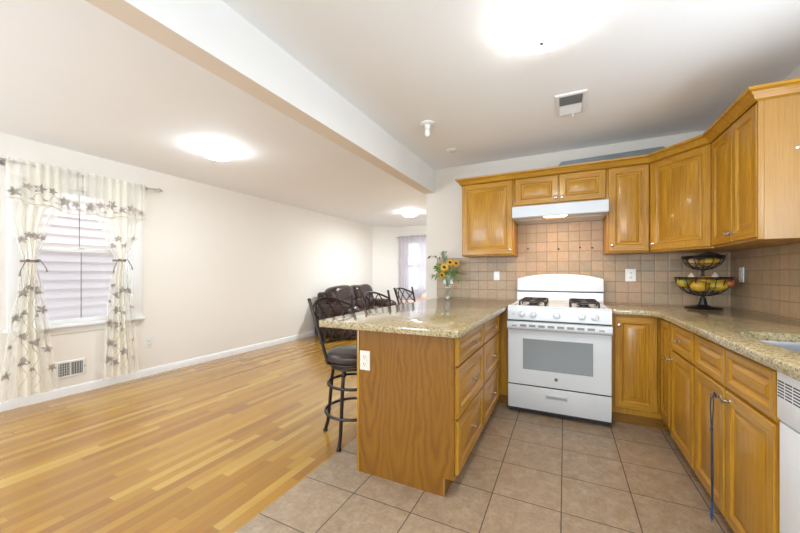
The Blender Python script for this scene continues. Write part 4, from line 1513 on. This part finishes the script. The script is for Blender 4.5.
def make_stool():
    t = thing('bar_stool', (0, 0, 0), '', 'bar stool', 'swivel stools along the peninsula')
    MB().lathe([(0.0, 0.565), (0.185, 0.565), (0.205, 0.575), (0.212, 0.592), (0.208, 0.610), (0.190, 0.625), (0.14, 0.633), (0.0, 0.636)], (0, 0, 0), 36).build('seat', M['leather_seat'], t)
    # seat frame and swivel
    mb = MB().ring((0, 0, 0.553), 0.188, 0.011, 36, 8).lathe([(0.10, 0.535), (0.10, 0.566)], (0, 0, 0), 20)
    mb.ring((0, 0, 0.522), 0.160, 0.010, 36, 8)
    for k in range(2):
        a = PI / 4 + k * PI / 2
        mb.tube([(0.16 * math.cos(a), 0.16 * math.sin(a), 0.522), (-0.16 * math.cos(a), -0.16 * math.sin(a), 0.522)], 0.009, 8)
    mb.build('seat_frame', M['bronze'], t)
    MB().ring((0, 0, 0.395), 0.186, 0.0105, 40, 8).build('upper_ring', M['bronze'], t)
    MB().ring((0, 0, 0.195), 0.204, 0.0105, 40, 8).build('foot_ring', M['bronze'], t)
    for k in range(4):
        a = math.radians(13) + k * PI / 2
        pts = [(r * math.cos(a), r * math.sin(a), z) for r, z in ((0.155, 0.525), (0.172, 0.46), (0.182, 0.395), (0.200, 0.20), (0.214, 0.08), (0.234, 0.014))]
        lg = MB().tube(pts, [0.0125, 0.0125, 0.0125, 0.0125, 0.0125, 0.0125], 10)
        for z, r in ((0.505, 0.160), (0.480, 0.167)):
            lg.ring((r * math.cos(a), r * math.sin(a), z), 0.0135, 0.005, 14, 6)
        lo = lg.build('leg', M['bronze'], t)
        MB().lathe([(0.017, 0.0), (0.018, 0.010), (0.014, 0.018)], (0.236 * math.cos(a), 0.236 * math.sin(a), 0.0), 12).build('foot_cap', M['bronze'], lo)
    # back

    def B(s_, z):
        k = (z - 0.56) / 0.45
        hw = 0.185 + 0.052 * k
        x = -(0.085 + 0.130 * k) - (0.115 - 0.045 * k) * (1 - s_ * s_)
        return (x, s_ * hw, z)
    for sg in (-1, 1):
        pts = [B(sg, 0.553)] + [B(sg, z) for z in (0.62, 0.72, 0.82, 0.92, 1.005)]
        pb = MB().tube(pts, 0.0115, 10)
        e = V3(pts[-1])
        pb.ell(e + V3((0, 0, 0.002)), (0.0145, 0.0145, 0.010), n=12, k=6)
        pb.build('back_post', M['bronze'], t)

    def ztop(s_):
        return 0.925 + 0.075 * (1 - s_ * s_)

    def zlow(s_):
        return 0.700 - 0.030 * (1 - s_ * s_)
    bk = MB()
    bk.tube([B(-1 + 2 * i / 24, ztop(-1 + 2 * i / 24)) for i in range(25)], 0.0098, 8)
    bk.tube([B(-1 + 2 * i / 24, zlow(-1 + 2 * i / 24)) for i in range(25)], 0.0090, 8)
    bk.build('back_rail', M['bronze'], t)
    lt = MB()
    for k in range(-1, 4):
        s0 = -1 + 0.5 * k
        for sgn in (1, -1):
            pts = []
            for i in range(13):
                f = i / 12
                s_ = s0 + f * 1.0 if sgn > 0 else -(s0 + f * 1.0)
                if -1 <= s_ <= 1:
                    pts.append(B(s_, zlow(s_) + (ztop(s_) - zlow(s_)) * f))
            if len(pts) > 2:
                lt.tube(pts, 0.0062, 7)
    lt.build('lattice', M['bronze'], t)
    return t


proto = make_stool()
stools = [(-1.400, 2.070, 4, 'dark metal bar stool nearest the camera, round seat visible beside the peninsula end'),
          (-1.520, 2.945, 4, 'middle one of the three dark bar stools, lattice back above the counter edge'),
          (-1.705, 3.990, 4, 'dark bar stool farthest along the counter, near the kitchen wall end')]
for i, (x, y, rz, lab) in enumerate(stools):
    o = proto if i == 0 else copy_tree(proto)
    o.location = (x, y, 0)
    o.rotation_euler = (0, 0, math.radians(-rz))
    o['label'] = lab

# ------------------------------------------------------------------ fruit stand and fruit
FX, FY = 0.985, 3.45
fs_ = thing('fruit_stand', (FX, FY, 0.914), 'black two-tier wire fruit stand in the counter corner', 'fruit stand')
MB().lathe([(0.115, 0.9145), (0.118, 0.919), (0.108, 0.926), (0.055, 0.931), (0.028, 0.946), (0.022, 0.975), (0.018, 1.0)], (FX, FY, 0), 28).build('base', M['black_metal'], fs_)
MB().tube([(FX, FY, 0.99), (FX, FY, 1.225)], 0.010, 10).lathe([(0.016, 1.165), (0.016, 1.178)], (FX, FY, 0), 12).build('stem', M['black_metal'], fs_)


def basket(R, zr, zb, name, n):
    mb = MB()
    mb.ring((FX, FY, zr), R, 0.0065, 40, 8)
    mb.ring((FX, FY, zr - 0.012), R * 0.985, 0.0025, 40, 6)

    def rad(f):
        return R * (1 - (1 - f) ** 2.0) * 0.96 + 0.012
    for k in range(n):
        a = 2 * PI * k / n
        pts = []
        for i in range(9):
            f = i / 8
            r = R * math.sin(f * PI / 2) ** 0.8
            z = zb + (zr - zb) * (1 - math.cos(f * PI / 2)) ** 0.9
            pts.append((FX + r * math.cos(a), FY + r * math.sin(a), z))
        mb.tube(pts, 0.0027, 6)
    for f in (0.35, 0.62):
        r = R * math.sin(f * PI / 2) ** 0.8
        z = zb + (zr - zb) * (1 - math.cos(f * PI / 2)) ** 0.9
        mb.ring((FX, FY, z), r, 0.0024, 36, 6)
    mb.ell((FX, FY, zb), (0.02, 0.02, 0.006))
    mb.build(name, M['black_metal'], fs_)


basket(0.172, 1.158, 1.015, 'lower_basket', 18)
basket(0.128, 1.325, 1.222, 'upper_basket', 14)


def mango_mat(name, a, b, c):
    t = NT(name)
    o = t.obj()
    nz = t.noise(o, 12, 3, 0.5)
    x, y, z = t.sep(o)
    col = t.ramp(t.math('ADD', nz, t.math('MULTIPLY', x, 3.0)), [(0.3, a), (0.55, b), (0.8, c)])
    sp = t.noise(o, 160, 2)
    col = t.mix(t.math('MULTIPLY', t.math('GREATER_THAN', sp, 0.68), 0.4), col, (0.25, 0.13, 0.03))
    return t.set(color=col, rough=0.4)


MG = [mango_mat('mango_yellow', (0.46, 0.26, 0.02), (0.58, 0.35, 0.03), (0.52, 0.24, 0.03)),
      mango_mat('mango_green', (0.24, 0.23, 0.025), (0.46, 0.32, 0.03), (0.56, 0.33, 0.035)),
      mango_mat('mango_blush', (0.50, 0.27, 0.03), (0.46, 0.16, 0.03), (0.36, 0.08, 0.03))]


def fruit(kind, p, r, rot, mat, label, cat, group):
    def fn(q):
        k = q.x / r[0]
        return V3((q.x, q.y * (1 - 0.14 * k) + 0.10 * r[1] * k * k, q.z * (1 - 0.10 * k)))
    mb = MB()
    mb.ell((0, 0, 0), r, n=20, k=12, fn=fn)
    mb.tube([(r[0] * 0.97, 0, 0), (r[0] * 1.09, 0.002, 0)], [0.004, 0.0025], 6, 1)
    o = mb.build(kind, [mat, M['embroid']], loc=(0, 0, 0))
    o.location = p
    o.rotation_euler = rot
    tag(o, label, cat, group)
    return o


mg = 'mangoes in the fruit stand'
fruit('mango', (FX - 0.045, FY - 0.105, 1.094), (0.066, 0.046, 0.042), (0, 0.05, 0.5), MG[0], 'yellow mango at the front left of the lower basket', 'mango', mg)
fruit('mango', (FX + 0.060, FY - 0.096, 1.098), (0.062, 0.046, 0.042), (0, -0.1, -0.3), MG[1], 'greenish yellow mango at the front right of the lower basket', 'mango', mg)
fruit('mango', (FX - 0.125, FY - 0.020, 1.121), (0.056, 0.045, 0.044), (0, 0.2, 1.3), MG[1], 'greenish mango at the left rim of the lower basket', 'mango', mg)
fruit('mango', (FX + 0.128, FY - 0.018, 1.122), (0.054, 0.045, 0.044), (0, 0.2, -1.2), MG[0], 'yellow mango at the right rim of the lower basket', 'mango', mg)
fruit('mango', (FX + 0.075, FY + 0.080, 1.118), (0.060, 0.046, 0.044), (0, 0.0, 0.3), MG[2], 'blushed mango at the back of the lower basket', 'mango', mg)
fruit('mango', (FX - 0.065, FY + 0.075, 1.115), (0.060, 0.046, 0.044), (0, 0.0, 2.3), MG[0], 'yellow mango at the back left of the lower basket', 'mango', mg)
fruit('mango', (FX + 0.006, FY - 0.058, 1.140), (0.056, 0.038, 0.034), (0, 0.0, 0.1), MG[0], 'yellow mango lying on the middle of the lower basket', 'mango', mg)
o = MB().ell((0, 0, 0), (0.034, 0.034, 0.031), n=18, k=10).tube([(0, 0, 0.027), (0.003, 0, 0.043)], 0.002, 6, 1).build('apple', [plain('red_apple', (0.36, 0.09, 0.03), 0.3, var=0.4, vs=20), M['embroid']], loc=(0, 0, 0))
o.location = (FX + 0.128, FY - 0.082, 1.117)
tag(o, 'small red apple beside the mangoes at the right of the lower basket', 'apple')
gl = plain('garlic_skin', (0.60, 0.50, 0.40), 0.5, var=0.15, vs=30)
for dx, dy, z, lab in ((-0.085, -0.048, 1.168, 'white garlic bulb on the left of the lower basket'), (0.066, -0.030, 1.172, 'white garlic bulb on the right of the lower basket')):
    def lobes(q):
        a = math.atan2(q.y, q.x)
        return V3((q.x * (1 + 0.07 * math.cos(6 * a)), q.y * (1 + 0.07 * math.cos(6 * a)), q.z + (0.012 if q.z > 0.015 and abs(q.x) + abs(q.y) < 0.012 else 0)))
    o = MB().ell((0, 0, 0), (0.022, 0.022, 0.018), n=24, k=10, fn=lobes).tube([(0, 0, 0.014), (0.003, 0.0, 0.026)], [0.005, 0.003], 8).build('garlic', gl, loc=(0, 0, 0))
    o.location = (FX + dx, FY + dy, z)
    tag(o, lab, 'garlic', 'garlic in the fruit stand')
fruit('mango', (FX + 0.030, FY - 0.042, 1.285), (0.068, 0.038, 0.030), (0, -0.08, -0.15), MG[0], 'long yellow mango in the upper basket', 'mango', mg)
o = fruit('potato', (FX - 0.062, FY - 0.02, 1.283), (0.040, 0.032, 0.030), (0, 0.3, 0.8), plain('potato_skin', (0.52, 0.34, 0.17), 0.6, var=0.25, vs=25), 'pale brown potato at the left of the upper basket', 'potato', None)
# dark banana lying over the upper basket's rim
mb = MB()
pts, rr = [], []
for i in range(13):
    f = i / 12
    a = -0.75 + 1.5 * f
    pts.append((FX + 0.03 + 0.125 * math.sin(a), FY - 0.035 + 0.01 * f, 1.338 + 0.115 * (math.cos(a) - 0.93)))
    rr.append(0.0145 * (math.sin(PI * (0.08 + 0.84 * f)) ** 0.5))
mb.tube(pts, rr, 10)
o = mb.build('banana', plain('overripe_banana', (0.035, 0.022, 0.012), 0.5, var=0.4, vs=30))
tag(o, 'blackened banana lying across the rim of the upper basket', 'banana')

# ------------------------------------------------------------------ sunflowers in a glass vase
VX, VY = -1.158, 3.55
vs_ = thing('vase', (VX, VY, 0.914), 'slender clear glass vase of sunflowers on the counter by the wall end', 'vase')
prof = [(0.032, 0.9145), (0.035, 0.918), (0.032, 0.96), (0.024, 1.00), (0.019, 1.03), (0.018, 1.05), (0.021, 1.09), (0.028, 1.13), (0.033, 1.155)]
o = MB().lathe(prof, (VX, VY, 0), 24).build('body', M['vase'], vs_)
MB().ring((VX, VY, 1.04), 0.0205, 0.008, 24, 8).build('neck_band', plain('cream_twine', (0.66, 0.58, 0.42), 0.7), vs_)['label'] = 'cream band round the neck'
MB().lathe([(0.031, 0.920), (0.030, 0.948)], (VX, VY, 0), 20).build('pebbles', plain('grey_pebbles', (0.48, 0.48, 0.44), 0.5, var=0.5, vs=90), vs_)

petal = plain('sunflower_petal', (0.68, 0.37, 0.015), 0.6, var=0.3, vs=30)
heart = plain('sunflower_heart', (0.055, 0.028, 0.012), 0.8, var=0.4, vs=90)
stemm = plain('flower_stem', (0.12, 0.20, 0.05), 0.6, var=0.2)
leafm = plain('flower_leaf', (0.17, 0.25, 0.055), 0.55, var=0.3, vs=20)
leafm2 = plain('grey_green_leaf', (0.16, 0.24, 0.14), 0.6, var=0.3, vs=20)


def sunflower(c, N, R, label):
    N = V3(N).normalized()
    U = V3((0, 0, 1)).cross(N).normalized()
    W_ = N.cross(U)
    c = V3(c)
    t = thing('sunflower', c, label, 'sunflower', 'sunflowers in the glass vase')
    mb = MB()
    for layer, (n, rr, tilt) in enumerate(((12, R, 0.10), (11, R * 0.82, 0.40))):
        for k in range(n):
            a = 2 * PI * (k + 0.5 * layer) / n
            dr = U * math.cos(a) + W_ * math.sin(a)
            sd = N.cross(dr)
            pts = []
            for f, wd in ((0.28, 0.07), (0.55, 0.145), (0.78, 0.10), (1.0, 0.0)):
                b = c + dr * rr * f + N * (rr * tilt * f * (1.2 - f) * 1.6 + 0.003 * layer + rr * 0.10 * math.sin(5.3 * k + 40 * R) * f)
                pts.append((b - sd * rr * wd, b + sd * rr * wd))
            vs = [q for p in pts for q in p]
            mb.add(vs, [(2 * i, 2 * i + 1, 2 * i + 3, 2 * i + 2) for i in range(3)])
    mb.build('petals', petal, t, norm=False)
    MB().lathe([(R * 0.40, -0.002), (R * 0.42, 0.004), (R * 0.34, 0.012), (R * 0.15, 0.013), (0, 0.011)], c, 18, 0, N).build('flower_head', heart, t)
    e = c - N * 0.004
    MB().tube([e, e - N * 0.03 - V3((0, 0, 0.02)), V3((VX + 0.15 * (c.x - VX), VY + 0.15 * (c.y - VY), 1.10)), V3((VX - 0.1 * (c.x - VX), VY, 0.96))], 0.003, 7).build('stem', stemm, t)


sunflower((-1.172, 3.475, 1.262), (0.15, -1, 0.10), 0.055, 'biggest sunflower, at the front centre of the vase')
sunflower((-1.118, 3.500, 1.312), (0.25, -1, 0.35), 0.046, 'uppermost sunflower in the vase')
sunflower((-1.062, 3.530, 1.304), (0.7, -1, 0.15), 0.044, 'rightmost sunflower in the vase')
sunflower((-1.200, 3.490, 1.178), (-0.3, -1, -0.25), 0.045, 'lowest sunflower, drooping at the left of the vase')


def sprig(pts, label, n, size, mat, seed):
    r = random.Random(seed)
    pts = [V3(p) for p in pts]
    t = thing('leaf_sprig', pts[0], label, 'greenery', 'greenery in the glass vase')

    def at(f):
        k = f * (len(pts) - 1)
        i = min(int(k), len(pts) - 2)
        return pts[i].lerp(pts[i + 1], k - i)
    MB().tube([at(i / 12) for i in range(13)], 0.0022, 6).build('stem', stemm, t)
    mb = MB()
    for k in range(n):
        f = 0.42 + 0.58 * k / max(1, n - 1)
        b = at(f)
        tg = (at(min(1, f + 0.05)) - at(max(0, f - 0.05))).normalized()
        a = k * 2.4 + r.random()
        sd = (tg.orthogonal().normalized() * math.cos(a) + tg.cross(tg.orthogonal()).normalized() * math.sin(a))
        dr = (sd + tg * 0.5).normalized()
        wv = dr.cross(V3((0.3, 1, 0.2))).normalized()
        L = size * r.uniform(0.7, 1.2)
        q = [b, b + dr * L * 0.4 + wv * L * 0.22, b + dr * L + V3((0, 0, -0.1 * L)), b + dr * L * 0.4 - wv * L * 0.22]
        mb.add(q, [(0, 1, 2, 3)])
    mb.build('leaf', mat, t, norm=False)


S0 = (VX, VY, 1.0)
sprig([S0, (VX - 0.01, VY, 1.15), (VX - 0.03, VY, 1.32), (VX - 0.045, VY - 0.01, 1.43)], 'upright feathery green sprig rising highest from the vase', 34, 0.05, leafm2, 1)
sprig([S0, (VX - 0.03, VY, 1.14), (VX - 0.08, VY - 0.03, 1.22), (VX - 0.12, VY - 0.03, 1.28)], 'leafy green sprig spreading at the left of the vase', 34, 0.06, leafm, 2)
sprig([S0, (VX - 0.01, VY - 0.02, 1.13), (VX - 0.06, VY - 0.04, 1.17), (VX - 0.17, VY - 0.05, 1.165)], 'green sprig drooping far out to the left of the vase', 22, 0.05, leafm, 3)
sprig([S0, (VX + 0.02, VY, 1.14), (VX + 0.07, VY - 0.02, 1.20), (VX + 0.11, VY - 0.02, 1.22)], 'green leafy sprig at the right behind the sunflowers', 28, 0.055, leafm, 4)
sprig([S0, (VX + 0.03, VY - 0.02, 1.12), (VX + 0.09, VY - 0.04, 1.14), (VX + 0.17, VY - 0.05, 1.115)], 'thin grassy sprig bending low to the right of the vase', 7, 0.05, leafm, 5)
sprig([S0, (VX - 0.03, VY, 1.18), (VX - 0.10, VY, 1.36), (VX - 0.20, VY, 1.395)], 'long dark sprig arching left over the edge of the backsplash', 6, 0.05, plain('dark_leaf', (0.05, 0.055, 0.035), 0.6), 6)
sprig([S0, (VX, VY - 0.01, 1.15), (VX + 0.0, VY - 0.02, 1.24), (VX - 0.01, VY - 0.02, 1.30)], 'dense green leaves in the middle between the sunflowers', 34, 0.055, leafm, 7)

for o in D.objects:
    if '_o' in o:
        del o['_o']
